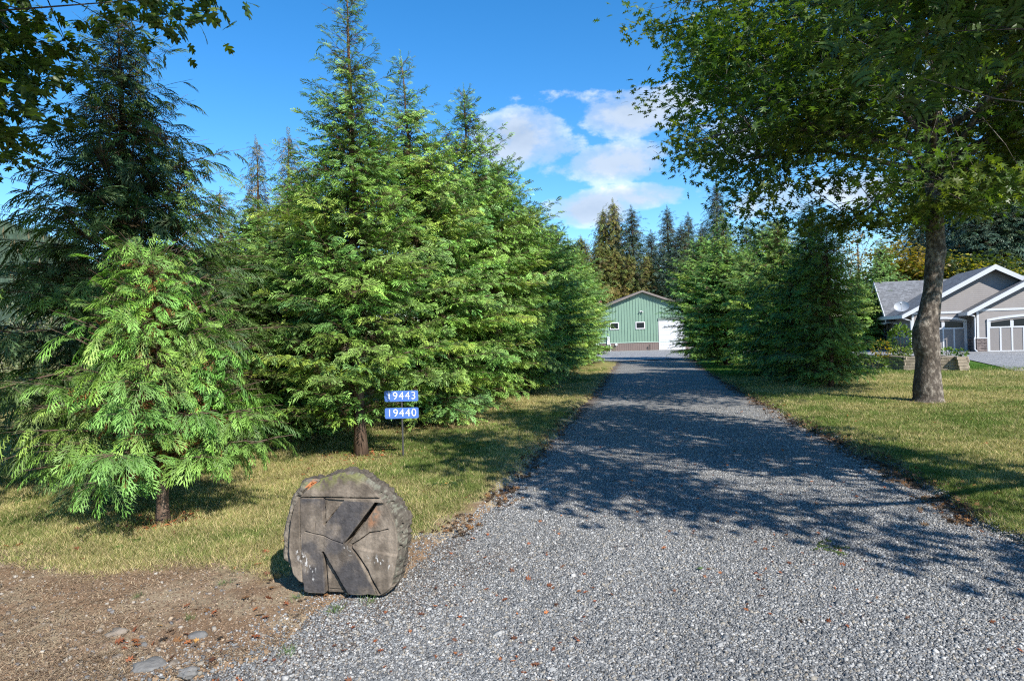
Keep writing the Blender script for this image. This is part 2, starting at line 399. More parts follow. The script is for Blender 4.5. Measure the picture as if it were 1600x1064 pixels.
def conifer(name_seed, H, Rr, z0=.35, nl=110, fr=FR_MID, fs=.34, prof=None, e0=18, e1=58, base=(.085, .13, .03), var=.2,
            hue=None, lean=(0, 0), hang=.35, rt=.10, dens=1.0, step=.17, tipgain=.5, spire=.0, inner=.2, droop=.3, blen=.42, upb=.3, lv=(.72, 1.16), thin=0., pack=.36, fill=6, dead=(.085, .06, .03), clear=None):
    """returns trunk Acc and crown Acc of an evergreen with its limbs"""
    rg = np.random.default_rng(name_seed); rd = random.Random(name_seed)
    prof = prof or (lambda u: min(1.0, (1 - u) * 1.35 + .03) ** .95 * min(1, .62 + u * 3.2))
    tr = Acc(); zs = np.linspace(0, H, 14)
    wob = np.cumsum(rg.normal(0, .012 * H / 6, (14, 2)), axis=0); wob -= wob[0]
    spine = np.stack([lean[0] * (zs / H) ** 1.3 + wob[:, 0] * .8, lean[1] * (zs / H) ** 1.3 + wob[:, 1] * .8, zs - .03], -1)
    rad = rt * (1 - zs / H) ** .85 + .006; rad[0] *= 1.35
    tr.tube(spine, rad, 9)
    pos = []; ax = []; up = []; sc = []; cc = []; dr = []
    az = rd.uniform(0, 6)
    for i in range(nl):
        u = ((i + .5) / nl) ** .92; z = z0 + (H * .985 - z0) * u; az += 2.39996 + rd.uniform(-.3, .3)
        if thin and z / H > thin and rd.random() < .38: continue
        L = max(.12, Rr * prof(z / H) * rd.uniform(*lv)); e = R(e0 + (e1 - e0) * (z / H) ** 1.3 + rd.uniform(-9, 9))
        root = np.array([np.interp(z, zs, spine[:, k]) for k in (0, 1)] + [z])
        h = np.array([math.cos(az), math.sin(az), 0.0]); side = np.array([-h[1], h[0], 0])
        ts = np.linspace(0, 1, 6); path = []
        bend = rd.uniform(-.12, .12)
        for t in ts:
            path.append(root + h * L * math.cos(e) ** .5 * t + np.array([0, 0, 1]) * L * (math.sin(e) * t - droop * t * t * (1 - z / H * .7)) + side * L * bend * t * t)
        path = np.array(path)
        inbox = lambda p_: clear is not None and clear[0] < p_[0] < clear[1] and clear[2] < p_[1] < clear[3] and clear[4] < p_[2] < clear[5]
        if any(inbox(path[0] * (1 - t_) + path[-1] * t_) for t_ in np.linspace(0, 1, 20)): continue
        tr.tube(path, np.linspace(max(.005, .013 * L / 1.5), .002, 6), 4)
        clump = base * (1 + rg.normal(0, var, 1)) if not hue else np.array(hue(rd, z / H)) * (1 + rg.normal(0, var * .6))
        clump = np.asarray(clump, float) * np.array([1 + rd.uniform(-.12, .2), 1, 1 + rd.uniform(-.2, .2)])
        nb = max(2, int((L / step) * dens))
        for b in range(nb + 1):
            t = inner + (1 - inner) * (b / nb); q = np.array([np.interp(t, ts, path[:, k]) for k in range(3)])
            sgn = 1 if b % 2 else -1
            ldir = path[min(5, int(t * 5) + 1)] - path[max(0, min(4, int(t * 5)))]; ldir = ldir / np.linalg.norm(ldir)
            bl = L * blen * (1.05 - t) * rd.uniform(.7, 1.2) + .08
            a = R(rd.uniform(35, 62)); bd = ldir * math.cos(a) + side * sgn * math.sin(a) + np.array([0, 0, rd.uniform(-.15, .2)])
            if b == nb: bd = ldir; bl = fs * .6
            bd /= np.linalg.norm(bd)
            if fr is not FR_LOW and not inbox(q + bd * bl * .5) and not inbox(q + bd * bl): tr.tube(np.array([q, q + bd * bl * .55 - (0, 0, .04 * bl), q + bd * (bl + fs * .5) - (0, 0, .15 * bl)]), (.0035, .0028, .0015), 3)
            nf = max(1, int(bl / (fs * pack)))
            for f in range(nf):
                v = (f + rd.uniform(.3, .9)) / nf
                p = q + bd * bl * v; p[2] -= .15 * bl * v * v
                sg2 = 1 if f % 2 else -1
                fd = bd + np.cross(bd, (0, 0, 1)) * sg2 * rd.uniform(.1, .8) + np.array([0, 0, -rd.uniform(-.45 * upb, hang) + .06])
                pos.append(p); ax.append(fd); up.append(np.array([0, 0, .8]) + h * rd.uniform(.1, 1.1) + rg.normal(0, .25, 3))
                sc.append(fs * rd.uniform(.65, 1.3) * min(1, .55 + .45 * L / (fs * 3))); cc.append(clump * rd.uniform(.82, 1.2)); dr.append(rd.uniform(.1, .55))
    # dead inner twigs, and green fronds with the crown's inner shade in their colour
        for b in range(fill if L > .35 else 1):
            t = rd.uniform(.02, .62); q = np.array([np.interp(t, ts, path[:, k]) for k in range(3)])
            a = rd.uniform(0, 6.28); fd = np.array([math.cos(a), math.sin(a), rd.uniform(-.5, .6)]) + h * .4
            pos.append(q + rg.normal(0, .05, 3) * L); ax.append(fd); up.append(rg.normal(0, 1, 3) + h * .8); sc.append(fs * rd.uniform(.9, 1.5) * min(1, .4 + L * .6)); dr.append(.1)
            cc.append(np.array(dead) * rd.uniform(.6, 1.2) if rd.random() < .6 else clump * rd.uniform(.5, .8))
    # leader tip
    top = spine[-1]
    for k in range(5):
        pos.append(top - np.array([0, 0, .12 * k])); a = k * 2.4
        ax.append(np.array([math.cos(a) * .25 * k, math.sin(a) * .25 * k, 1.0])); up.append(np.array([math.cos(a), math.sin(a), .2])); sc.append(fs * .8); cc.append(np.array(base, float) * 1.1); dr.append(.0)
    pos = np.array(pos); ax = np.array(ax); up = np.array(up); sc = np.array(sc); cc = np.array(cc); dr = np.array(dr)
    if clear is not None:                                  # twigs trimmed away in front of the number plates
        (xa, xb, ya, yb, za, zb) = clear; tip = pos + ax / np.linalg.norm(ax, axis=1)[:, None] * (sc * .6)[:, None]; ok = np.ones(len(pos), bool)
        for q in (pos, tip): ok &= ~((q[:, 0] > xa) & (q[:, 0] < xb) & (q[:, 1] > ya) & (q[:, 1] < yb) & (q[:, 2] > za) & (q[:, 2] < zb))
        pos, ax, up, sc, cc, dr = pos[ok], ax[ok], up[ok], sc[ok], cc[ok], dr[ok]
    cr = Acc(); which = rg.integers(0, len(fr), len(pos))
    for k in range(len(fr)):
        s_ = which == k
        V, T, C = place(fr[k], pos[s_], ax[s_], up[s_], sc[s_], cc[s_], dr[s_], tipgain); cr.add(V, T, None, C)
    return tr, cr
def add_conifer(name, label, cat, loc, group=None, rz=0, **kw):
    t = thing(name, label, cat, (loc[0], loc[1], 0), rz, group)
    tr, cr = conifer(**kw); tr.obj('trunk', M_BARKC, t); cr.obj('crown', M_FOL, t, smooth=False)
    return t
base = np.array
def height(px, py, Y): return P(px, py, Y)[2]

GL = 'conifers in the row left of the driveway'
c0 = G(255, 812) * .972
BASES.append((c0[0], c0[1], .55))
add_conifer('cedar_tree', 'low bushy bright green cedar with drooping fans, in front of the taller dark tree', 'tree', c0, None, name_seed=5, H=height(228, 412, c0[1]), Rr=1.22, z0=.42,
            nl=105, fr=FR_HI, fs=.195, fill=7, dead=(.22, .10, .035), prof=lambda u: (1 - u * .9) ** .62 * min(1, .70 + u * 2.2), e0=18, e1=62, base=base((.17, .27, .06)), hang=1.1, rt=.055, step=.105, tipgain=1.1, droop=.2, inner=.38, blen=.34, lv=(.72, 1.14), upb=.8,
            hue=lambda rd, u: rd.choice([(.135, .265, .05), (.15, .29, .05), (.12, .24, .05), (.17, .29, .058)]))
c1 = G(205, 735) * .972
BASES.append((c1[0], c1[1], .9))
add_conifer('cedar_tree', 'tall dark spreading cedar with an open top, behind the low bright cedar', 'tree', c1, None, name_seed=12, H=height(215, 20, c1[1]), Rr=2.45, z0=.3,
            nl=215, fr=FR_HI, fs=.29, fill=3, prof=lambda u: max(.06, min(1, (1 - u) * 1.25)) ** .85 * min(1, .85 + u * 1.5), e0=8, e1=40, base=base((.055, .095, .030)), hang=.5, rt=.11, step=.2, tipgain=.5, droop=.16, lv=(.55, 1.15), blen=.34, upb=1.,
            hue=lambda rd, u: rd.choice([(.085, .15, .045), (.07, .13, .045), (.12, .20, .05)]), inner=.12)
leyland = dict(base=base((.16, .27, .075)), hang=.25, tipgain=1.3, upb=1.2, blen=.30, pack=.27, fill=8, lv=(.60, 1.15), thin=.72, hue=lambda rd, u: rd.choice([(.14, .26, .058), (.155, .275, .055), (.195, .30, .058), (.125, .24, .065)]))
prA = lambda u: (1.0 if u < .35 else max(.14, 1 - (u - .35) * 1.55)) * min(1, .55 + u * 2.5)
a_ = G(565, 712) * .975; sgn_ = G(630, 713) * .965 - a_; BASES.append((a_[0], a_[1], .8))
add_conifer('conifer_tree', 'tallest conifer of the left row, its bare leader above the number signs', 'tree', a_, GL, name_seed=21, H=height(541, -25, a_[1]), Rr=1.4, z0=.45, nl=215, fr=FR_A, fs=.20,
            clear=(sgn_[0] - .33, sgn_[0] + .36, -2.5, sgn_[1] + .05, .68, 1.14), prof=prA, e0=20, e1=38, lean=(-.02, 0), rt=.085, step=.10, inner=.10, droop=.12, **leyland)
# the row beyond
drv = np.array([.225, 1.0])
row = []
tb = thing('conifer_tree', 'second conifer of the left row, with a thin leader tilting left', 'tree', (0, 0, 0), 0, GL)
tr, cr = conifer(name_seed=33, H=7.0, Rr=1.75, z0=.12, nl=270, fr=FR_MID, fs=.205, inner=.12, prof=lambda u: (1.0 if u < .45 else max(.07, 1 - (u - .45) * 1.95)) * min(1, .6 + u * 2.2), e0=8, e1=42, lean=(-.3, 0), rt=.07, step=.115, droop=.12, **leyland)
tr.obj('trunk', M_BARKC, tb); cr.obj('crown', M_FOL, tb, smooth=False)
tc_ = thing('conifer_tree', 'third conifer of the left row, with a straight pointed top', 'tree', (0, 0, 0), 0, GL)
tr, cr = conifer(name_seed=44, H=7.0, Rr=1.8, z0=.12, nl=270, fr=FR_MID, fs=.205, inner=.12, prof=lambda u: (1.0 if u < .5 else max(.06, 1 - (u - .5) * 2.0)) * min(1, .6 + u * 2.2), e0=6, e1=44, lean=(.05, 0), rt=.07, step=.115, droop=.12, **leyland)
tr.obj('trunk', M_BARKC, tc_); cr.obj('crown', M_FOL, tc_, smooth=False)
td = thing('conifer_tree', 'fourth conifer of the left row, lower than the one before it', 'tree', (0, 0, 0), 0, GL)
tr, cr = conifer(name_seed=55, H=6.4, Rr=1.9, z0=.1, nl=270, fr=FR_MID, fs=.215, inner=.12, prof=lambda u: (1.0 if u < .6 else max(.08, 1 - (u - .6) * 2.2)) * min(1, .65 + u * 2.0), e0=4, e1=46, rt=.07, step=.115, droop=.1, **leyland)
tr.obj('trunk', M_BARKC, td); cr.obj('crown', M_FOL, td, smooth=False)
b0 = np.array([-1.75, 13.0])
spots = [(b0, tb, 636, 88, 0, None), (b0 + drv * 3.0 + (.0, 0), tc_, 722, 138, 0, None), (b0 + drv * 6.4, td, 800, 255, 0, None)]
names_ord = ['fifth', 'sixth', 'seventh', 'eighth', 'ninth', 'tenth', 'eleventh']
for (p, o, px, py, rz, _) in spots:
    Hm = height(px, py, p[1]); k = Hm / (7.0 if o is not td else 6.4)
    o.location = (p[0], p[1], 0); o.scale = (min(k, 1.12), min(k, 1.12), k); BASES.append((p[0], p[1], 1.3))
more = [(9.8, 862, 322, td, 2.1), (13.2, 880, 345, tc_, 1.0), (16.8, 893, 352, td, 4.0), (20.4, 900, 372, tb, 2.0), (24.0, 905, 385, td, 5.2), (27.6, 910, 398, tc_, 3.0)]
for i, (dd, px, py, src, rz) in enumerate(more):
    p = b0 + drv * dd; Hm = height(px, py, p[1]); hs = 7.0 if src is not td else 6.4
    copy_thing(src, (p[0] + .1 * math.sin(i * 3), p[1], 0), rz, '%s conifer of the left row, counted from the number signs toward the shed' % names_ord[i], (1.0 + .06 * (i % 2), 1.02, Hm / hs)); BASES.append((p[0], p[1], 1.4))
# behind the row, seen between the dark cedar and the tall conifer
GB = 'trees behind the left row'
tp = thing('cedar_tree', 'narrow brownish cedar spire, left of a pair behind the left row', 'tree', (0, 0, 0), 0, GB)
tr, cr = conifer(name_seed=66, H=9.0, Rr=2.3, z0=.4, nl=230, fr=FR_LOW, fs=.36, fill=2,  inner=.08, prof=lambda u: max(.02, 1 - u) ** 1.0, e0=5, e1=30, base=base((.12, .12, .045)), hang=.9, rt=.14, step=.3, tipgain=.2,
                 hue=lambda rd, u: rd.choice([(.17, .15, .07), (.19, .15, .07), (.13, .16, .05), (.17, .18, .05)] if u > .55 else [(.16, .22, .05), (.19, .24, .05), (.15, .20, .05)]))
tr.obj('trunk', M_BARKC, tp); cr.obj('crown', M_FOL, tp, smooth=False)
q = P(400, 222, 20.0); tp.location = (q[0], q[1], 0); tp.scale = (.85, .85, q[2] / 9.0)
q = P(449, 210, 21.0); copy_thing(tp, (q[0], q[1], 0), 2.0, 'narrow brownish cedar spire, right of a pair behind the left row', (.9, .9, q[2] / 9.0))
q = P(345, 300, 18.0); copy_thing(tp, (q[0], q[1], 0), 4.0, 'shorter cedar standing left of the pair of brownish spires', (1.0, 1.0, q[2] / 9.0))
q = P(480, 268, 17.0); copy_thing(td, (q[0], q[1], 0), 4.4, 'green conifer close behind the tallest one of the left row', (.9, .9, q[2] / 6.4))
q = P(452, 285, 11.6); copy_thing(tc_, (q[0], q[1], 0), 2.4, 'dense green conifer close behind and left of the tallest row conifer', (.85, .85, q[2] / 7.0))['group'] = GB
q = P(300, 395, 11.0); copy_thing(td, (q[0], q[1], 0), 3.3, 'low green conifer behind the bright cedar, filling the gap beside it', (.8, .8, q[2] / 6.4))['group'] = GB
q = P(395, 330, 12.5); copy_thing(td, (q[0], q[1], 0), 1.4, 'light green conifer between the dark cedar and the tallest row conifer', (.8, .8, q[2] / 6.4))

# right row
GR = 'conifers in the row right of the driveway'
rA = G(1298, 606); BASES.append((rA[0], rA[1], .8))
darkc = dict(base=base((.09, .15, .04)), hang=.4, tipgain=.8, upb=1., blen=.32, pack=.28, fill=7, lv=(.6, 1.15), thin=.65, hue=lambda rd, u: rd.choice([(.15, .27, .06), (.13, .235, .06), (.20, .31, .06)]))
add_conifer('conifer_tree', 'dark open conifer nearest the camera in the right row, branching low', 'tree', rA, GR, name_seed=77, H=height(1285, 345, rA[1]), Rr=1.6, z0=.12, nl=120, fr=FR_A, fs=.235,
            prof=lambda u: (1 - u * .92) ** .75 * min(1, .7 + u * 2), e0=12, e1=50, rt=.06, step=.12, droop=.15, inner=.15, **darkc)
te = thing('conifer_tree', 'second conifer of the right row, dark with an open spindly top', 'tree', (0, 0, 0), 0, GR)
tr, cr = conifer(name_seed=88, H=5.6, Rr=1.7, z0=.1, nl=250, fr=FR_MID, fs=.22, inner=.12, prof=lambda u: (1.0 if u < .4 else max(.08, 1 - (u - .4) * 1.5)) * min(1, .7 + u * 2), e0=2, e1=46, rt=.07, step=.13, droop=.14, **darkc)
tr.obj('trunk', M_BARKC, te); cr.obj('crown', M_FOL, te, smooth=False)
q = P(1262, 318, 21.5); te.location = (q[0], 21.5, 0); te.scale = (1, 1, q[2] / 5.6)
for (px, py, Y, src, hs, rz, lab, sx) in [
        (1215, 345, 25.0, te, 5.6, 2.2, 'third conifer of the right row, yellow green at the top', 1.05),
        (1190, 352, 29.5, td, 6.4, 3.0, 'fourth conifer of the right row, counted from the oak trunk', .95),
        (1128, 338, 34.0, tc_, 7.0, 5.0, 'bright rounded conifer of the right row, close to the drive', 1.22),
        (1098, 372, 40.0, td, 6.4, .6, 'farthest conifer of the right row, beside the white shed door', 1.3)]:
    q = P(px, py, Y); copy_thing(src, (q[0], Y, 0), rz, lab, (sx, sx, q[2] / hs))
    c = SC.objects[-1] if False else None
    BASES.append((q[0], Y, 1.4))
for o in list(COL.objects):
    if o.get('label') in ('third conifer of the right row, yellow green at the top', 'fourth conifer of the right row, counted from the oak trunk',
                          'bright rounded conifer of the right row, close to the drive', 'farthest conifer of the right row, beside the white shed door'): o['group'] = GR
    if o.get('label', '').startswith(('green conifer close behind', 'light green conifer between')): o['group'] = GB


# far conifers
GF = 'tall trees behind the shed'
fir_h = lambda rd, u: rd.choice([(.065, .11, .065), (.08, .13, .07), (.055, .095, .06)])
f1 = thing('fir_tree', 'dark fir standing behind the white shed door', 'tree', (0, 0, 0), 0, GF)
tr, cr = conifer(name_seed=101, H=17, Rr=5.2, z0=.6, nl=260, fr=FR_LOW, fs=.62, fill=3,  lv=(.6, 1.15), upb=.8, inner=.06, prof=lambda u: max(.015, 1 - u) ** .85, e0=2, e1=28, base=base((.05, .08, .045)), hang=.6, rt=.3, step=.38, tipgain=.25, hue=fir_h, var=.25)
tr.obj('trunk', M_BARKC, f1); cr.obj('crown', M_FOL, f1, smooth=False)
ced_h = lambda rd, u: rd.choice([(.18, .19, .04), (.15, .18, .04), (.20, .20, .045), (.14, .18, .04), (.20, .165, .045)])
f2 = thing('cedar_tree', 'yellow green cedar behind the middle of the shed roof', 'tree', (0, 0, 0), 0, GF)
tr, cr = conifer(name_seed=111, H=10, Rr=3.8, z0=.3, nl=260, fr=FR_LOW, fs=.52, fill=3,  lv=(.6, 1.15), inner=.06, prof=lambda u: max(.03, 1 - u) ** .8, e0=8, e1=50, base=base((.13, .135, .025)), hang=1.2, rt=.25, step=.38, tipgain=.3, hue=ced_h, var=.25)
tr.obj('trunk', M_BARKC, f2); cr.obj('crown', M_FOL, f2, smooth=False)
ever = [(f1, 17, 1043, 325, 92, 0.9, None), (f1, 17, 1076, 336, 98, .85, 'dark fir right of the one behind the shed door'),
        (f1, 17, 1118, 286, 84, .9, 'tall thin dark fir rising above the bright right-row conifer'), (f1, 17, 1016, 362, 98, .8, 'short dark fir between the cedars and the tall firs'),
        (f1, 17, 988, 325, 95, 1.15, 'broad dark fir, right of a close group of tall trees'), (f1, 17, 1098, 352, 96, 1.0, 'dark fir half hidden behind the bright right-row conifer'), (f1, 17, 1062, 352, 80, .9, 'dark fir with its foot right behind the shed door'),
        (f2, 10, 985, 400, 86, 1.05, None), (f2, 10, 1012, 400, 84, .95, 'yellow green cedar right of the shed roof ridge'), (f2, 10, 958, 392, 88, 1.0, 'yellow green cedar left of the shed roof ridge'),
        (f2, 10, 935, 385, 88, 1.0, 'yellow green cedar behind the left shed corner'), (f2, 10, 910, 372, 90, 1.1, 'yellow green cedar just past the end of the left row'),
        (f2, 10, 958, 318, 97, .95, 'tall olive cedar, left of the broad dark fir'), (f2, 10, 940, 330, 98, .85, 'tall olive cedar at the left of the group behind the shed'),
        (f1, 17, 1165, 352, 80, .9, 'dark fir seen above the right row'), (f2, 10, 1218, 345, 70, 1.0, 'yellow green cedar with a thin top seen above the right row')]
for i, (src, hs, px, py, Y, sx, lab) in enumerate(ever):
    q = P(px, py, Y); k = q[2] / hs
    sxy = sx * (1.35 if src is f1 else (1.25 if k < 1.3 else 1.7))
    if lab is None: src.location = (q[0], Y, 0); src.scale = (sxy, sxy, k)
    else: copy_thing(src, (q[0], Y, 0), i * 1.7, lab, (sxy, sxy, k))
GH = 'trees behind the house'
for i, (px, py, Y, sx, lab) in enumerate([(1500, 175, 62, 1.5, 'dark fir rising behind the house, left of the biggest one'), (1568, 130, 58, 1.7, 'biggest dark fir behind the right end of the house'),
                                          (1640, 160, 64, 1.6, 'dark fir behind the house, cut by the right picture edge'), (1440, 290, 70, 1.3, 'dark fir behind the big oak trunk'),
                                          (1600, 235, 56, 1.5, 'low broad dark fir close behind the house gables'), (1535, 260, 57, 1.4, 'low dark fir close behind the house ridge')]):
    q = P(px, py, Y); copy_thing(f1, (q[0], Y, 0), i * 2.1, lab, (sx, sx, q[2] / 17))['group'] = GH
for i, (px, py, Y, sx, lab) in enumerate([(1375, 378, 52, .8, 'green cedar left of the round autumn tree'), (1340, 425, 50, .7, 'small green cedar behind the right row, near the house')]):
    q = P(px, py, Y); copy_thing(te, (q[0], Y, 0), i * 2.1, lab, (sx * 1.6, sx * 1.6, q[2] / 5.6))['group'] = GH

# ------------------------------------------------------------------ broad-leaved trees
def leaf_oak(lobed=True):
    """a pointed-lobed oak leaf, unit long, folded along its midrib"""
    if lobed:
        half = [(.0, .0), (.035, .14), (.26, .13), (.33, .24), (.10, .28), (.38, .42), (.46, .58), (.13, .50), (.30, .76), (.27, .86), (.09, .74), (0, 1.0)]
    else:
        half = [(.0, .0), (.035, .15), (.30, .21), (.06, .33), (.46, .56), (.07, .57), (.29, .84), (.05, .78), (0, 1.0)]
    V = []; T = []
    for s in (-1, 1):
        k = len(V)
        for (x, y) in half:
            ym = min(1, max(0, y * .92 + .02)); V.append((0, ym, 0)); V.append((s * x, y, x * .22 - .12 * (y - .4) ** 2 - x * x * .5))
        n = len(half)
        for i in range(n - 1):
            a, b, c, d = k + 2 * i, k + 2 * i + 1, k + 2 * i + 3, k + 2 * i + 2
            T += [(a, b, c), (a, c, d)]
    k = len(V); V += [(-.006, -.25, .0), (.006, -.25, .0), (0, .1, 0)]; T.append((k, k + 1, k + 2))
    V = np.array(V, float); V[:, 2] -= .18 * V[:, 1] ** 2
    return V, np.array(T)
LEAF_HI, LEAF_LO = leaf_oak(True), leaf_oak(False)
LEAF_FAR = (np.array([(0, 0, 0), (.35, .45, .05), (0, 1, -.15), (-.35, .45, .05)], float), np.array([(0, 1, 2), (0, 2, 3)]))
GREEN_OAK = [(.07, .125, .026), (.08, .14, .028), (.065, .115, .026), (.105, .16, .028), (.14, .18, .03)]
def broadleaf(seed, trunk, tr_r, C, nleaf, lsize, tmpl, cols, nprim=9, fork=(.35, .8), spread=.32, keep=None, twig_r=.012, flat=.55, colfn=None, hang=.35):
    """trunk (n,3) polyline with radii; C cluster centres; limbs grow to them"""
    rg = np.random.default_rng(seed)
    tr = Acc(); tr.tube(trunk, tr_r, 18)
    br = Acc()
    prim_pts = []; ntr = len(trunk)
    ids = [int(rg.integers(len(C)))]
    for _ in range(nprim - 1):
        dmin = np.min(np.stack([np.linalg.norm(C - C[i], axis=1) for i in ids]), axis=0); ids.append(int(np.argmax(dmin * rg.uniform(.75, 1, len(C)))))
    tl = np.linspace(0, 1, ntr)
    for i in ids:
        tgt = C[i]; f = rg.uniform(*fork); s = np.array([np.interp(f, tl, trunk[:, k]) for k in range(3)])
        if s[2] > tgt[2] - .2: f = fork[0]; s = np.array([np.interp(f, tl, trunk[:, k]) for k in range(3)])
        t = np.linspace(0, 1, 9)[:, None]; mid = (s + tgt) / 2 + np.array([0, 0, .18 * np.linalg.norm(tgt - s)]) * (1 if tgt[2] < s[2] + 2 else -.2)
        path = (1 - t) ** 2 * s + 2 * t * (1 - t) * mid + t ** 2 * tgt + np.sin(t * 9 + i) * .05
        path[0] = s
        r0 = min(.075, np.interp(f, tl, tr_r) * .42)
        br.tube(path, np.linspace(r0, .015, 9), 7); prim_pts.append(path[1:])
    pp = np.vstack(prim_pts + [trunk[int(ntr * .55):]])
    ax0 = trunk[ntr // 2]; rpp = np.hypot(pp[:, 0] - ax0[0], pp[:, 1] - ax0[1])
    pos = []; ax = []; up = []; sc = []; cc = []
    for c in C:
        d = np.linalg.norm(pp - c, axis=1) + .35 * np.maximum(0, pp[:, 2] - c[2]) + 1.2 * np.maximum(0, rpp - .88 * np.hypot(c[0] - ax0[0], c[1] - ax0[1])); s = pp[rg.choice(np.argsort(d)[:7])]
        t = np.linspace(0, 1, 5)[:, None]; L = np.linalg.norm(c - s)
        mid = (s + c) / 2 + rg.normal(0, .08 * L, 3) + np.array([0, 0, .12 * L])
        path = (1 - t) ** 2 * s + 2 * t * (1 - t) * mid + t ** 2 * c
        br.tube(path, np.linspace(twig_r * (.7 + L * .15), .003, 5), 4)
        out = c - s; out = out / (np.linalg.norm(out) + 1e-6)
        k = max(3, int(nleaf * rg.uniform(.6, 1.4)))
        tt = rg.uniform(.55, 1.08, k); p = s + (c - s) * tt[:, None] * np.array([1, 1, 1]) + rg.normal(0, spread, (k, 3)) * np.array([1, 1, flat]) * (.35 + .65 * rg.random((k, 1)))
        if L > 1.5: p = c + rg.normal(0, spread, (k, 3)) * np.array([1, 1, flat])
        a = rg.normal(0, 1, (k, 3)) * np.array([1, 1, .35]) + out * .5 + np.array([0, 0, -hang])
        pos.append(p); ax.append(a); up.append(np.array([0, 0, 1]) + rg.normal(0, .45, (k, 3))); sc.append(lsize * rg.uniform(.65, 1.2, k))
        b_ = np.array(cols[rg.integers(len(cols))] if colfn is None else colfn(c, rg), float) * rg.uniform(.85, 1.15)
        cc.append(b_[None] * rg.uniform(.8, 1.25, (k, 1)))
    pos = np.vstack(pos); ax = np.vstack(ax); up = np.vstack(up); sc = np.concatenate(sc); cc = np.vstack(cc)
    cr = Acc(); V, T, Cc = place(tmpl, pos, ax, up, sc, cc, 0.0, 0.0); cr.add(V, T, None, Cc)
    return tr, br, cr
def ellipsoid_pts(rg, n, c, r, inner=.45, zmin=None, gap=.42, seed=0, gs=.6):
    out = []
    while len(out) < n:
        v = rg.normal(0, 1, 3); v /= np.linalg.norm(v); q = rg.uniform(inner ** 2, 1) ** .5
        p = np.array(c) + v * q * np.array(r) * (1 + .16 * math.sin(v[0] * 5 + seed) * math.cos(v[1] * 4 + v[2] * 5))
        if zmin is not None and p[2] < zmin: continue
        if fbm(np.array([p[0] + p[2] * .7]), np.array([p[1] - p[2] * .9]), gs, seed, 2)[0] < gap: continue
        out.append(p)
    return np.array(out)
def trunk_path(base_, top, rb, rt, n=12, seed=0, wob=.05, flare=.35, burl=None):
    rg = np.random.default_rng(seed); t = np.linspace(0, 1, n)[:, None]
    p = np.array(base_) * (1 - t) + np.array(top) * t; p[1:-1, :2] += rg.normal(0, wob, (n - 2, 2))
    r = rb + (rt - rb) * t[:, 0]; r = r * (1 + flare * np.exp(-t[:, 0] * 14))
    return p, r
rg = np.random.default_rng(900)
# the big oak whose trunk stands on the right lawn
ob = G(1450, 629) * .99; oy = ob[1]; OX = ob[0]
def zat(px, py): return P(px, py, oy)
tp_, tr_r = [], []
for (px, py, rpx) in [(1450, 638, 30), (1450, 630, 25), (1450, 620, 21), (1449, 600, 19), (1450, 560, 17.2), (1447, 540, 18.4), (1446, 517, 18.8), (1451, 495, 14.8), (1457, 455, 13.2), (1461, 405, 12.9), (1463, 392, 14.2), (1462, 378, 12.6), (1461, 350, 12.0),
                      (1460, 300, 11.8), (1458, 250, 11.2), (1459, 200, 10.3), (1462, 150, 9.5), (1466, 80, 7), (1470, 0, 5), (1478, -90, 3)]:
    tp_.append(zat(px, py)); tr_r.append(rpx * oy / F)
tp_ = np.array(tp_); tp_[0][2] = -.05; tr_r = np.array(tr_r)
tt = np.linspace(0, 1, len(tp_)); t2 = np.linspace(0, 1, 70)
tp_ = np.stack([np.interp(t2, tt, tp_[:, k]) for k in range(3)], -1); tr_r = np.interp(t2, tt, tr_r) * (1 + .035 * np.sin(t2 * 55) * (t2 < .8))
ctr = (OX + .2, oy + .2, 7.9)
Cm = ellipsoid_pts(np.random.default_rng(42), 1450, ctr, (6.0, 5.2, 4.6), .42, 3.1, .37, 3)
# open space around the fork, as in the photograph, and lift of the crown toward the trunk
keep = []
for p in Cm:
    hx = p[0] - OX
    if p[1] < oy + 2.2 and abs(hx + .25) < 1.35 and 4.7 < p[2] < 7.2: continue
    if p[1] > oy and abs(hx + .25) < 1.3 and 4.9 < p[2] < 6.9: continue
    low = 4.05 + .22 * max(0, abs(hx) - 1.2) + (.3 if hx > .6 else 0)
    if p[2] < low: continue
    keep.append(p)
Cm = np.array(keep)
oak = thing('oak_tree', 'large oak with a swollen grey trunk on the lawn right of the driveway', 'tree', (0, 0, 0))
def oakcol(c, rg_):
    if c[0] > OX + 2.0 and rg_.random() < .5: return (.22, .21, .022) if rg_.random() < .6 else (.15, .17, .02)
    return GREEN_OAK[int(rg_.integers(5))]
tr, br, cr = broadleaf(901, tp_, tr_r, Cm, 42, .215, LEAF_LO, GREEN_OAK, 26, (.71, .95), .38, colfn=oakcol)
def rebase(accs, x, y):
    for a in accs:
        for V in a.V: V[:, 0] -= x; V[:, 1] -= y
rebase((tr, br, cr), OX, oy); oak.location = (OX, oy, 0)
tko = tr.obj('trunk', M_BARKO, oak); br.obj('limbs', M_BARKO, oak); cr.obj('crown', M_LEAF, oak, smooth=False)
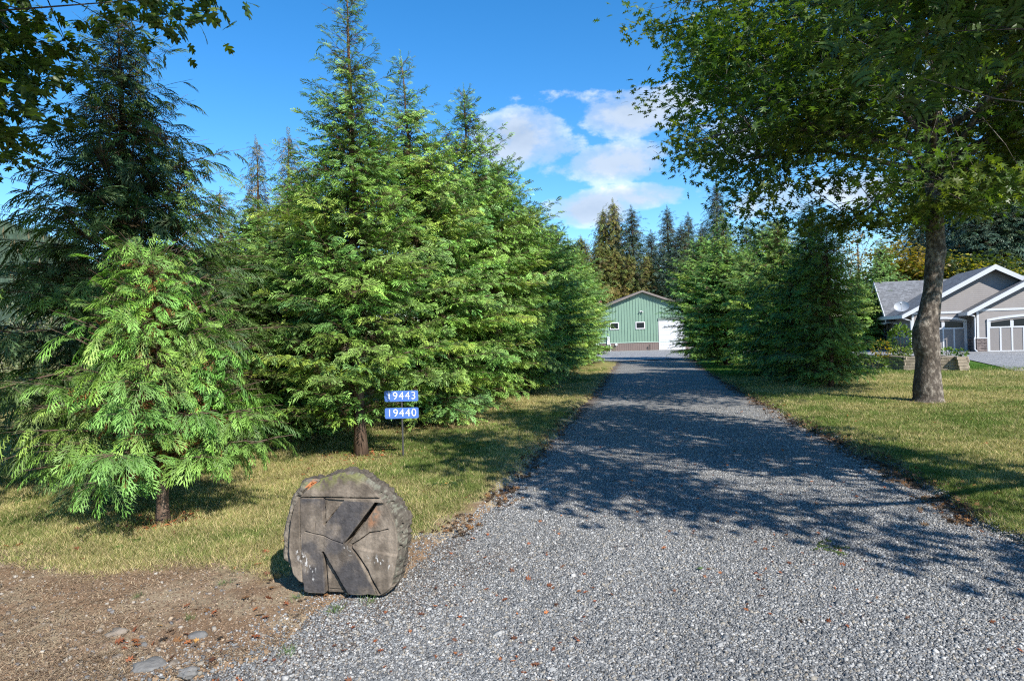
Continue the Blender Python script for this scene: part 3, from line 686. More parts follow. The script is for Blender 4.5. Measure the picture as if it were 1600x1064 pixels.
# overhanging oak, trunk outside the frame on the right
def near_oak(seed, bx, by, centres, lab, n, nl, nprim, ls=.17, tz=6.5, cols=GREEN_OAK):
    p, r = trunk_path((bx, by, -.05), (bx - .2, by + .2, tz), .24, .09, 14, seed)
    t = thing('oak_tree', lab, 'tree', (0, 0, 0), 0, None)
    tr, br, cr = broadleaf(seed, p, r, centres, nl, ls, LEAF_HI, cols, nprim, (.36, .85), .24, colfn=None, hang=.5)
    rebase((tr, br, cr), bx, by); t.location = (bx, by, 0)
    tr.obj('trunk', M_BARKO, t); br.obj('limbs', M_BARKO, t); cr.obj('crown', M_LEAF, t, smooth=False)
    return t
def above(p, lims):
    """keep a cluster only where its bearing's lowest allowed elevation is passed: the crown's lower fringe"""
    a = p[0] / p[1]; e = (p[2] - HCAM) / p[1]
    return e > np.interp(a, [l[0] for l in lims], [l[1] for l in lims])
C2 = ellipsoid_pts(np.random.default_rng(7), 900, (6.4, 4.6, 5.7), (4.2, 4.6, 2.7), .25, 3.3, .50, 8, .8)
lim2 = [(.0, .8), (.18, .62), (.30, .47), (.42, .37), (.60, .34), (.75, .33), (.9, .3), (2, .3)]
C2 = np.array([p for p in C2 if (p[1] < .8 or above(p, lim2)) and p[0] < 8.2])
near_oak(911, 7.1, 4.2, C2, 'oak overhanging the driveway from the right, only its leaves in view', 800, 24, 11)
C3 = ellipsoid_pts(rg, 900, (-6.3, 4.9, 5.9), (4.4, 3.9, 2.6), .25, 3.0, .42, 15, .8)
lim3 = [(-2, .2), (-.86, .28), (-.76, .30), (-.70, .44), (-.62, .47), (-.48, .52), (-.42, .56), (-.36, 1.2), (0, 2)]
C3 = np.array([p for p in C3 if p[1] < .8 or above(p, lim3)])
near_oak(912, -7.2, 4.6, C3, 'oak overhanging the lawn from the left, only its leaves in view', 500, 22, 9)

# autumn maple, bare birch, others (far, small)
def far_broad(seed, c, r, n, nl, ls, cols, lab, name, cat='tree', group=None, base_z=0, trunk_r=.22, gap=.36, inner=.4, spread=.5):
    rg2 = np.random.default_rng(seed); C = ellipsoid_pts(rg2, n, (0, 0, c[2]), r, inner, .4, gap, seed, .7)
    p, rr = trunk_path((0, 0, -.05), (0, 0, c[2] + r[2] * .6), trunk_r, trunk_r * .2, 8, seed)
    t = thing(name, lab, cat, (c[0], c[1], 0), 0, group)
    tr, br, cr = broadleaf(seed, p, rr, C, nl, ls, LEAF_FAR, cols, 7, (.2, .8), spread)
    for V in br.V: pass
    tr.obj('trunk', M_BARKO, t); br.obj('limbs', M_TWIG, t); cr.obj('crown', M_LEAF, t, smooth=False)
    return t
MAPLE = [(.17, .15, .03), (.22, .17, .03), (.12, .13, .03), (.26, .18, .03)]
q = P(1414, 400, 54); far_broad(1001, (q[0], 54, 4.6), (3.5, 3, 4.3), 260, 30, .38, MAPLE, 'round autumn tree turning yellow behind the house, left of the oak trunk', 'maple_tree', group=GH)
q = P(1520, 400, 52); far_broad(1002, (q[0], 52, 4.4), (5.5, 2.6, 3.6), 240, 26, .34, [(.06, .09, .025), (.05, .08, .022), (.30, .26, .03), (.08, .10, .02)], 'dark leafy tree with yellow patches right behind the house ridge', 'maple_tree', group=GH)
q = P(1340, 380, 66); far_broad(1003, (q[0], 66, 8.2), (2.6, 2, 4.2), 130, 12, .30, [(.34, .25, .13), (.30, .22, .12), (.24, .2, .1)], 'pale half bare tree with thin tan leaves in the gap left of the house', 'birch_tree', group=GH, gap=.3, spread=.35)
q = P(890, 372, 70); far_broad(1004, (q[0], 70, 7.5), (3.4, 2, 4.2), 150, 16, .34, [(.07, .09, .03), (.10, .11, .03)], 'thin leafed tree above the end of the left row', 'birch_tree', group=GF, gap=.3)
q = G(12, 640); far_broad(1005, (-15.6, 19.5, 1.4), (2.2, 1.8, 1.7), 260, 34, .10, [(.30, .31, .20), (.24, .27, .15), (.2, .24, .12)], 'pale silvery shrub at the far left behind the dark cedar', 'shrub', 'shrub', None, trunk_r=.05, gap=.3, spread=.3)

# ------------------------------------------------------------------ ground sheets
def ring(x, y):
    d = np.zeros_like(x)
    for (bx, by, r) in BASES + [(OX, oy, .7)]:
        d = np.maximum(d, sstep(r * 1.25, r * .45, np.hypot(x - bx, (y - by))))
    return d
dirt_col = np.array([.22, .145, .09]); litter_col = np.array([.155, .095, .06]); thatch = np.array([.31, .245, .165])
gc, gg = grass_cols(gx, gy); dt = dirtness(gx, gy)
nn = fbm(gx, gy, 6., 51, 3)[:, None]
pt_ = sstep(.42, .60, .5 * nn + .5 * fbm(gx, gy, 1.5, 59, 4)[:, None]); soil = dirt_col * (1 - pt_) + thatch * pt_
soil = soil * (.8 + .4 * fbm(gx, gy, 1.3, 57, 3)[:, None])
rg_ = ring(gx, gy)[:, None] * sstep(.35, .6, fbm(gx, gy, 2.4, 61, 3))[:, None]
gcol = gc * np.array([.70, .76, .70]) * (1 - dt[:, None]) + soil * dt[:, None]
gcol = gcol * (1 - rg_ * .8) + litter_col * rg_ * .8
M_GROUND = mat_attr('lawn_and_soil', .95, .05, 45, .30, .9, 55, .012)
g_o = mesh_tris('ground', np.stack([gx, gy, zg(gx, gy)], -1), None, M_GROUND, None, gcol, True,
                (lambda i, j: np.stack([i * len(xs) + j, i * len(xs) + j + 1, (i + 1) * len(xs) + j + 1, (i + 1) * len(xs) + j], -1).reshape(-1, 4))(*np.meshgrid(np.arange(len(ys) - 1), np.arange(len(xs) - 1), indexing='ij')))
tag(g_o, 'lawn and bare soil around the driveway', kind='structure')

def mat_gravel(name, scale=62., tint=(1, 1, 1)):
    m, t, b, o = mat_base(name)
    g = t.new('ShaderNodeNewGeometry')
    nz = t.noise(g.outputs['Position'], 30, 2, .5, 'Color')
    pv = t.new('ShaderNodeVectorMath'); pv.operation = 'MULTIPLY_ADD'; t.link(nz, pv.inputs[0]); pv.inputs[1].default_value = (.012,) * 3; t.link(g.outputs['Position'], pv.inputs[2])
    vo = t.new('ShaderNodeTexVoronoi'); vo.inputs['Scale'].default_value = scale; t.link(pv.outputs[0], vo.inputs['Vector'])
    sp = t.new('ShaderNodeSeparateColor'); t.link(vo.outputs['Color'], sp.inputs[0])
    c = t.ramp(sp.outputs[0], [(0., (.08, .083, .086)), (.3, (.14, .143, .146)), (.55, (.20, .203, .202)), (.8, (.28, .28, .27)), (.93, (.46, .45, .43))])
    c2 = t.mix(t.math('MULTIPLY', sp.outputs[1], .25), c, (.30, .25, .19))
    big = t.noise(g.outputs['Position'], .9, 5, .6)
    c3 = t.mix(1., c2, t.ramp(big, [(.3, .82), (.7, 1.15)]), 'MULTIPLY')
    ed = t.math('SUBTRACT', 1.0, t.math('MULTIPLY', vo.outputs['Distance'], 1.25), clamp=True)
    a = t.new('ShaderNodeAttribute'); a.attribute_name = 'col'
    c4 = t.mix(1., c3, a.outputs['Color'], 'MULTIPLY')
    c4 = t.mix(1., c4, tint, 'MULTIPLY')
    t.link(c4, b.inputs['Base Color']); b.inputs['Roughness'].default_value = .8; b.inputs['Specular IOR Level'].default_value = .25
    bn = t.new('ShaderNodeBump'); bn.inputs['Strength'].default_value = 1.0; bn.inputs['Distance'].default_value = .012
    t.link(ed, bn.inputs['Height']); t.link(bn.outputs[0], b.inputs['Normal'])
    return m
M_GRAVEL = mat_gravel('crushed_gravel')
# driveway sheet
yd = np.concatenate([[-30, -8, -2, 0.5, 1.3], np.arange(1.9, 12, .06), 12 + np.cumsum(.06 * 1.03 ** np.arange(1, 110))]); yd = yd[yd < YEND + .4]; yd = np.append(yd, YEND)
yd.sort(); ud = np.linspace(0, 1, 110)
lx = np.where(yd < 1.3, -40, edgeL(yd) - .55); rx = np.where(yd < 1.3, 60, edgeR(yd) + .55)
lx[5] = min(lx[5], lx[5]); DX = lx[:, None] * (1 - ud) + rx[:, None] * ud; DY = np.repeat(yd[:, None], len(ud), 1)
dx, dy = DX.ravel(), DY.ravel(); dd = drive_sd(dx, dy)
n6 = fbm(dx, dy, 3.5, 71, 3)
edge_soil = sstep(-.42, -.02, dd + (n6 - .5) * .5)[:, None] * .8
near_soil = (sstep(.9, -.2, dx - np.interp(dy, [2, 3.3, 4.6, 6], [-2.3, -1.2, -.35, .2])) * sstep(6, 4.5, dy))[:, None] * sstep(.42, .62, fbm(dx, dy, 2.2, 75, 3))[:, None] * .7
es = np.maximum(edge_soil, near_soil)
dcol = np.array([1., 1., 1.]) * (1 - es) + np.array([.62, .46, .34]) * es
drive = mesh_tris('driveway', np.stack([dx, dy, zd(dx, dy)], -1), None, M_GRAVEL, None, dcol, True,
                  (lambda i, j: np.stack([i * 110 + j, i * 110 + j + 1, (i + 1) * 110 + j + 1, (i + 1) * 110 + j], -1).reshape(-1, 4))(*np.meshgrid(np.arange(len(yd) - 1), np.arange(109), indexing='ij')))
tag(drive, 'grey crushed gravel driveway', kind='structure')
def sheet(name, poly, z, mat, lab):
    me = bpy.data.meshes.new(name); me.from_pydata([(x, y, z) for x, y in poly], [], [tuple(range(len(poly)))])
    a = me.attributes.new('col', 'FLOAT_COLOR', 'POINT'); a.data.foreach_set('color', [1.0] * 4 * len(poly)); me.materials.append(mat)
    return tag(link(name, me), lab, kind='structure')
M_COURT = mat_gravel('court_gravel', 30., (1.12, 1.14, 1.18))
cA, cB = G(880, 557), G(962, 566)
sheet('gravel_court', [(cA[0] - 8, cA[1] + 8), (cA[0], cA[1] + 1), (cB[0] - 1.2, cB[1] + 3), (cB[0] + .5, cB[1] + .4), (11.8, 43.5), (14.5, 50), (30, 52), (30, 80), (-10, 80)], .045, M_COURT, 'gravel court in front of the shed')
h0, h1, h2 = G(1512, 563), G(1560, 574), G(1604, 587)
sheet('house_court', [tuple(G(1360, 558)), tuple(G(1440, 560)), tuple(h0), tuple(h1), tuple(h2), (60, 20), (70, 60), (22, 60), (20, 46)], .05, M_COURT, 'gravel court in front of the house')

# ------------------------------------------------------------------ grass blades, stones, litter
rg = np.random.default_rng(77)
def in_frame(x, y, m=.03):
    return (np.abs(x / y) < .8 + m) & (y > 2.6)
def blades(n, ymin, ymax, power, hgt, wid, name, lab, xlim=None):
    # more of them near the camera
    u = rg.random(n * 2); a = 1 - power
    y = (ymin ** a + u * (ymax ** a - ymin ** a)) ** (1 / a); x = (rg.random(n * 2) * 2 - 1) * np.where(rg.random(n * 2) < .80, .86, 1.7) * y
    s = drive_sd(x, y); d = dirtness(x, y)
    ok = (s > -.02) & (rg.random(len(x)) > np.minimum(1, d * 1.15))
    rr = ring(x, y); ok &= rg.random(len(x)) > rr * .7
    ok &= ~((x > 20) & (y > 24)); x, y = x[ok][:n], y[ok][:n]
    c, g = grass_cols(x, y); d = dirtness(x, y)
    dry = rg.random(len(x)) < (.42 - .34 * g + .5 * d)
    col = np.where(dry[:, None], np.array([.50, .41, .21]), np.array([.13, .19, .045]) * .6 + c * .45)
    lush = (c[:, 1] > c[:, 0] * 1.5) & (y > 22); col[lush] = np.array([.075, .16, .022])
    col = col * rg.uniform(.65, 1.3, (len(x), 1))
    th = rg.uniform(0, 2 * math.pi, len(x)); h = hgt * rg.uniform(.5, 1.35, len(x)) * (1 + y / 22); wv = wid * (1 + y / 7)
    lean = rg.uniform(.2, 1.3, len(x)); la = rg.uniform(0, 2 * math.pi, len(x))
    z = zg(x, y) - .004
    b = np.stack([x, y, z], -1); w_ = np.stack([np.cos(th) * wv, np.sin(th) * wv, 0 * x], -1)
    tip = b + np.stack([np.cos(la) * h * lean, np.sin(la) * h * lean, h], -1)
    V = np.stack([b - w_, b + w_, tip], 1).reshape(-1, 3); T = np.arange(len(V)).reshape(-1, 3)
    o = mesh_tris(name, V, T, M_GRASS, None, np.repeat(col, 3, 0)); tag(o, lab, kind='stuff'); return o
M_GRASS = mat_foliage('grass_blades', .3, .7, .15, (1.1, 1.15, .6))
blades(500000, 3.3, 34, 1.75, .032, .0021, 'grass', 'short mown grass, green and straw coloured')

def stones(n, xf, yr, size, name, lab, mat, zf, pal, pw, keepf=None, flat=.75):
    u = rg.random(n); a = 1 - pw; y = (yr[0] ** a + u * (yr[1] ** a - yr[0] ** a)) ** (1 / a)
    x = xf(rg.random(n), y); ok = keepf(x, y) if keepf else np.ones(n, bool); x, y = x[ok], y[ok]; n = len(x)
    cube = np.array([(-1, -1, -1), (1, -1, -1), (1, 1, -1), (-1, 1, -1), (-1, -1, 1), (1, -1, 1), (1, 1, 1), (-1, 1, 1)], float) * .5
    tri = np.array([(0, 2, 1), (0, 3, 2), (4, 5, 6), (4, 6, 7), (0, 1, 5), (0, 5, 4), (1, 2, 6), (1, 6, 5), (2, 3, 7), (2, 7, 6), (3, 0, 4), (3, 4, 7)])
    s = size * rg.lognormal(0, .32, n); V = cube[None] * (1 + rg.uniform(-.42, .3, (n, 8, 3))) * (s[:, None, None] * rg.uniform(.65, 1.3, (n, 1, 3)))
    V[:, 4:, :2] *= rg.uniform(.35, .9, (n, 1, 1))
    a1 = rg.uniform(0, 6.28, n); a2 = rg.normal(0, .3, n)
    c, s_ = np.cos(a2)[:, None], np.sin(a2)[:, None]; Y_, Z_ = V[:, :, 1].copy(), V[:, :, 2].copy() * flat
    V[:, :, 1] = Y_ * c - Z_ * s_; V[:, :, 2] = Y_ * s_ + Z_ * c
    c, s_ = np.cos(a1)[:, None], np.sin(a1)[:, None]; X_, Y_ = V[:, :, 0].copy(), V[:, :, 1].copy()
    V[:, :, 0] = X_ * c - Y_ * s_ + x[:, None]; V[:, :, 1] = X_ * s_ + Y_ * c + y[:, None]
    V[:, :, 2] += (zf(x, y) + s * .12)[:, None]
    pal = np.array(pal); col = pal[rg.choice(len(pal), n, p=None)] * rg.uniform(.60, .98, (n, 1)) * (.82 + .36 * fbm(x, y, .8, 97, 3))[:, None]
    T = (tri[None] + (np.arange(n) * 8)[:, None, None]).reshape(-1, 3)
    o = mesh_tris(name, V.reshape(-1, 3), T, mat, None, np.repeat(col, 8, 0)); tag(o, lab, kind='stuff'); return o
M_STONE = mat_attr('stone', .75, .3, 140, .22)
GP = [(.11, .114, .118), (.15, .155, .158), (.20, .204, .206), (.25, .254, .253), (.30, .30, .295), (.37, .367, .355), (.46, .45, .43), (.29, .26, .215), (.20, .206, .212), (.13, .134, .138)]
stones(400000, lambda u, y: (edgeL(y) - .6) + u * (np.minimum(edgeR(y) + .3, .84 * y) - edgeL(y) + .6), (2.7, 15), .0102, 'gravel', 'loose crushed grey stones on the driveway', M_STONE, lambda x, y: np.maximum(zd(x, y), zg(x, y)), GP, 1.55,
       lambda x, y: (drive_sd(x, y) < .04 + np.where((y < 5.6) & (x < 1), .55, .12) * rg.random(len(x)) ** 3) & (np.abs(x) < .84 * y) & (rg.random(len(x)) > .55 * sstep(.6, -.1, x - np.interp(y, [2, 3.3, 4.6, 6], [-2.3, -1.3, -.5, .1])) * (y < 5.5)))
stones(1500, lambda u, y: -.86 * y + u * (edgeL(y) + .86 * y), (2.9, 5.6), .016, 'pebbles', 'small pebbles strewn on the bare soil', M_STONE, zg, [(.22, .17, .12), (.28, .23, .18), (.17, .12, .085), (.18, .17, .165), (.36, .32, .27)], 1.2,
       lambda x, y: (dirtness(x, y) > .55) & (fbm(x, y, 2.0, 83, 3) > .46))
stones(26000, lambda u, y: -.86 * y + u * (edgeL(y) + .3 + .86 * y), (2.9, 6.2), .009, 'soil_crumbs', 'crumbly clods of brown soil on the bare bank', M_STONE, zg, [(.22, .15, .095), (.17, .115, .075), (.27, .19, .125), (.13, .09, .06), (.34, .26, .18)], 1.3,
       lambda x, y: dirtness(x, y) > .35)
# dead grass and thatch on the bank
def straws(n, name, lab, keepf, pal, ln, yr, xf, mat, wd=.0018, rise=.35, zf=zg):
    u = rg.random(n); y = yr[0] + (yr[1] - yr[0]) * u ** 1.3; x = xf(rg.random(n), y); ok = keepf(x, y); x, y = x[ok], y[ok]; n = len(x)
    th = rg.uniform(0, 6.28, n); l = ln * rg.uniform(.4, 1.5, n); z = zf(x, y) + .003
    d = np.stack([np.cos(th), np.sin(th), rg.uniform(0, rise, n)], -1); sd_ = np.stack([-np.sin(th) * wd, np.cos(th) * wd, 0 * x], -1)
    b = np.stack([x, y, z], -1); m_ = b + d * l[:, None] * .5 + np.array([0, 0, .006]); e = b + d * l[:, None]; e[:, 2] = z + rg.uniform(0, .02, n)
    V = np.stack([b - sd_, b + sd_, m_ + sd_, m_ - sd_, e], 1).reshape(-1, 3); k = (np.arange(n) * 5)[:, None, None]
    T = (np.array([(0, 1, 2), (0, 2, 3), (3, 2, 4)])[None] + k).reshape(-1, 3)
    pal = np.array(pal); col = pal[rg.integers(0, len(pal), n)] * rg.uniform(.7, 1.2, (n, 1))
    o = mesh_tris(name, V, T, mat, None, np.repeat(col, 5, 0)); tag(o, lab, kind='stuff'); return o
M_STRAW = mat_foliage('dead_grass', .2, .8, .1, (1, 1, .9))
ED = lambda u, y: -.86 * y + u * (edgeL(y) + .5 + .86 * y)
straws(30000, 'dead_grass', 'matted dead grass on the bare soil and along the gravel edge', lambda x, y: (dirtness(x, y) > .2) & (fbm(x, y, 1.7, 81, 3) > .53) & (drive_sd(x, y) > -.12), [(.34, .25, .16), (.27, .19, .12), (.20, .14, .09), (.42, .33, .22)], .055, (2.9, 9), ED, M_STRAW)
# brown leaf crumbs: drive edges, under the conifers, on the gravel
LITTER = []
def leaf_litter(n, name, lab, xf, yr, keepf, zf, pal, size, pw=1.4, curl=.5):
    u = rg.random(n); a = 1 - pw; y = (yr[0] ** a + u * (yr[1] ** a - yr[0] ** a)) ** (1 / a); x = xf(rg.random(n), y); ok = keepf(x, y); x, y = x[ok], y[ok]; n = len(x)
    th = rg.uniform(0, 6.28, n); ax = np.stack([np.cos(th), np.sin(th), rg.uniform(-.1, .5, n)], -1); up = np.array([0, 0, 1]) + rg.normal(0, curl, (n, 3))
    pal = np.array(pal); col = pal[rg.integers(0, len(pal), n)] * rg.uniform(.7, 1.25, (n, 1))
    V, T, C = place(LEAF_LO, np.stack([x, y, zf(x, y) + .012], -1), ax, up, size * rg.uniform(.5, 1.3, n), col)
    o = mesh_tris(name, V, T, M_DEAD, None, C); tag(o, lab, kind='stuff'); return o
M_DEAD = mat_foliage('dead_leaf', .15, .7, .2, (1, .9, .7))
RUST = [(.30, .09, .035), (.24, .085, .04), (.35, .13, .05), (.16, .07, .04)]
BROWN = [(.09, .06, .04), (.13, .085, .05), (.07, .05, .035), (.19, .12, .07), (.24, .12, .05)]
leaf_litter(620, 'fallen_leaves', 'small rust red oak leaf pieces lying on the gravel', lambda u, y: edgeL(y) + u * (np.minimum(edgeR(y), .82 * y) - edgeL(y)), (2.9, 14), lambda x, y: fbm(x, y, .9, 91, 2) > .40, zd, RUST, .042, 1.6)
leaf_litter(5200, 'leaf_litter', 'dark brown crumbled leaves along both gravel edges', lambda u, y: np.where(u < .35, edgeL(y) + rg.normal(.02, .10, len(u)), edgeR(y) + rg.normal(0, .13, len(u))), (5.6, 34),
            lambda x, y: fbm(x, y, 1.5, 93, 3) > .40, lambda x, y: np.maximum(zd(x, y), zg(x, y)), BROWN, .06, 1.15, .8)
leaf_litter(1900, 'lawn_leaves', 'brown and orange leaves scattered over the grass', lambda u, y: (u * 2 - 1) * .84 * y, (3.4, 26), lambda x, y: (drive_sd(x, y) > .1) & (fbm(x, y, .8, 95, 3) > .50), zg, BROWN + RUST + [(.4, .22, .07)], .062, 1.3)
nb_ = len(BASES); bx_ = np.array([b[0] for b in BASES]); by_ = np.array([b[1] for b in BASES]); br_ = np.array([b[2] for b in BASES])
pick = rg.integers(0, min(nb_, 8), 4000)
_ang = rg.uniform(0, 6.28, 4000); _rr = np.abs(rg.normal(0, .55, 4000))
xx = bx_[pick] + np.cos(_ang) * _rr * br_[pick]; yyv = by_[pick] + np.sin(_ang) * _rr * br_[pick]
V, T, C = place(LEAF_FAR, np.stack([xx, yyv, zg(xx, yyv) + .008], -1), rg.normal(0, 1, (4000, 3)) * (1, 1, .1), np.array([0, 0, 1]) + rg.normal(0, .4, (4000, 3)), rg.uniform(.02, .06, 4000), np.array(RUST + BROWN)[rg.integers(0, 9, 4000)])
tag(mesh_tris('needle_litter', V, T, M_DEAD, None, C), 'rusty dead sprays lying under the conifers', kind='stuff')

# a few clippings and weeds of their own
def clump_thing(name, lab, cat, px, py, size, n, tmpl, col, flat=True, seed=0, grp=None, hgt=.03):
    r_ = np.random.default_rng(seed); p = G(px, py); z = float((zd if drive_sd(p[:1], p[1:])[0] < 0 else zg)(p[:1], p[1:])[0])
    th = r_.uniform(0, 6.28, n); k = r_.normal(0, size * .3, (n, 2))
    pos = np.stack([k[:, 0], k[:, 1], r_.uniform(.004, hgt, n)], -1)
    ax = np.stack([np.cos(th), np.sin(th), r_.uniform(-.05, .2, n) if flat else r_.uniform(.4, 1.4, n)], -1)
    V, T, C = place(tmpl, pos, ax, np.array([0, 0, 1]) + r_.normal(0, .3, (n, 3)), size * r_.uniform(.5, 1.0, n), np.array(col)[None] * r_.uniform(.7, 1.25, (n, 1)), .1)
    o = mesh_tris(name, V, T, M_FOL, None, C); o.location = (p[0], p[1], z); return tag(o, lab, cat, grp)
clump_thing('fallen_sprig', 'dark green fallen cedar sprig on the lawn right of the log slice', 'sprig', 703, 767, .22, 9, FR_MID[0], (.045, .08, .025), seed=1)
clump_thing('fallen_sprig', 'green fallen sprig on the lawn below the low bright cedar', 'sprig', 197, 856, .17, 8, FR_MID[1], (.09, .17, .03), seed=2)
clump_thing('fallen_sprig', 'green leafy sprig lying at the left edge under the cedars', 'sprig', 22, 790, .24, 14, FR_MID[0], (.08, .15, .03), seed=3)
clump_thing('fallen_sprig', 'green sprig lying on the gravel at the edge of the tree shade', 'sprig', 1302, 858, .17, 8, FR_MID[1], (.10, .15, .03), seed=4)
clump_thing('fallen_leaf', 'green oak leaf lying on the lawn at the far left', 'leaf', 88, 892, .13, 1, LEAF_HI, (.12, .22, .05), seed=5)
clump_thing('fallen_leaf', 'pale green leaf lying on the lawn near the driveway edge', 'leaf', 775, 741, .16, 1, LEAF_HI, (.16, .26, .06), seed=6)
clump_thing('fallen_leaf', 'green leaf on the ground left of the log slice', 'leaf', 424, 876, .14, 1, LEAF_HI, (.12, .24, .05), seed=7)
clump_thing('fallen_leaf', 'small green leaf lying on the gravel in the middle of the drive', 'leaf', 1104, 890, .10, 1, LEAF_HI, (.14, .24, .05), seed=8)
BLADE = (np.array([(-.02, 0, 0), (.02, 0, 0), (.015, .5, .02), (-.015, .5, .02), (0, 1, -.05)], float), np.array([(0, 1, 2), (0, 2, 3), (3, 2, 4)]))
for i, (px, py, s_, lab) in enumerate([(577, 944, .09, 'green weed tuft at the foot of the log slice, on its right'), (524, 958, .09, 'green weed tuft in front of the middle of the log slice'),
                                       (464, 942, .07, 'small weed in front of the left foot of the letter'), (350, 918, .07, 'small green weed on the bare soil left of the log slice'),
                                       (452, 1024, .08, 'weed growing through the gravel at the bottom edge'), (215, 940, .06, 'small weed in the dead grass at lower left'), (295, 975, .06, 'small weed beside the embedded stones')]):
    clump_thing('weed', lab, 'weed', px, py, s_, 42, BLADE, (.10, .17, .04), False, 20 + i, None, .01)
# embedded rocks
M_ROCK = mat_plain('field_stone', (.20, .165, .13), .85, var=.3, scale=25, bump=.6, bscale=70)
M_ROCKG = mat_plain('grey_stone', (.15, .145, .138), .85, var=.25, scale=25, bump=.6, bscale=70)
for i, (px, py, s_, mt, lab) in enumerate([(183, 998, .052, M_ROCK, 'rounded tan stone set in the bare soil'), (310, 1001, .055, M_ROCKG, 'upright grey stone in the bare soil'), (232, 1055, .065, M_ROCKG, 'blue grey stone at the bottom edge of the bare soil'),
                                           (155, 994, .03, M_ROCK, 'small pale stone left of the rounded tan one'), (183, 1038, .035, M_ROCK, 'light tan stone below the rounded tan one'), (272, 1051, .032, M_ROCK, 'cream stone right of the blue grey one'),
                                           (222, 1018, .026, M_ROCKG, 'small white grey stone on the bare soil'), (295, 1062, .05, M_ROCKG, 'grey stone at the bottom edge where gravel begins')]):
    import bmesh
    bm = bmesh.new(); bmesh.ops.create_icosphere(bm, subdivisions=3, radius=1); rr = random.Random(i)
    k = [rr.uniform(.8, 1.25) for _ in range(3)]
    for v in bm.verts:
        n = 1 + .24 * math.sin(v.co.x * 3 + i) * math.cos(v.co.y * 4 + i * 2) + .13 * math.sin(v.co.z * 7 + v.co.x * 5 + i)
        v.co = Vector((v.co.x * k[0] * n, v.co.y * k[1] * n, v.co.z * .55 * n)) * s_
    me = bpy.data.meshes.new('stone'); bm.to_mesh(me); bm.free(); me.materials.append(mt)
    for p_ in me.polygons: p_.use_smooth = True
    p = G(px, py); o = link('stone', me, None, (p[0], p[1], float(zg(p[:1], p[1:])[0]) - s_ * .10), i); tag(o, lab, 'stone')

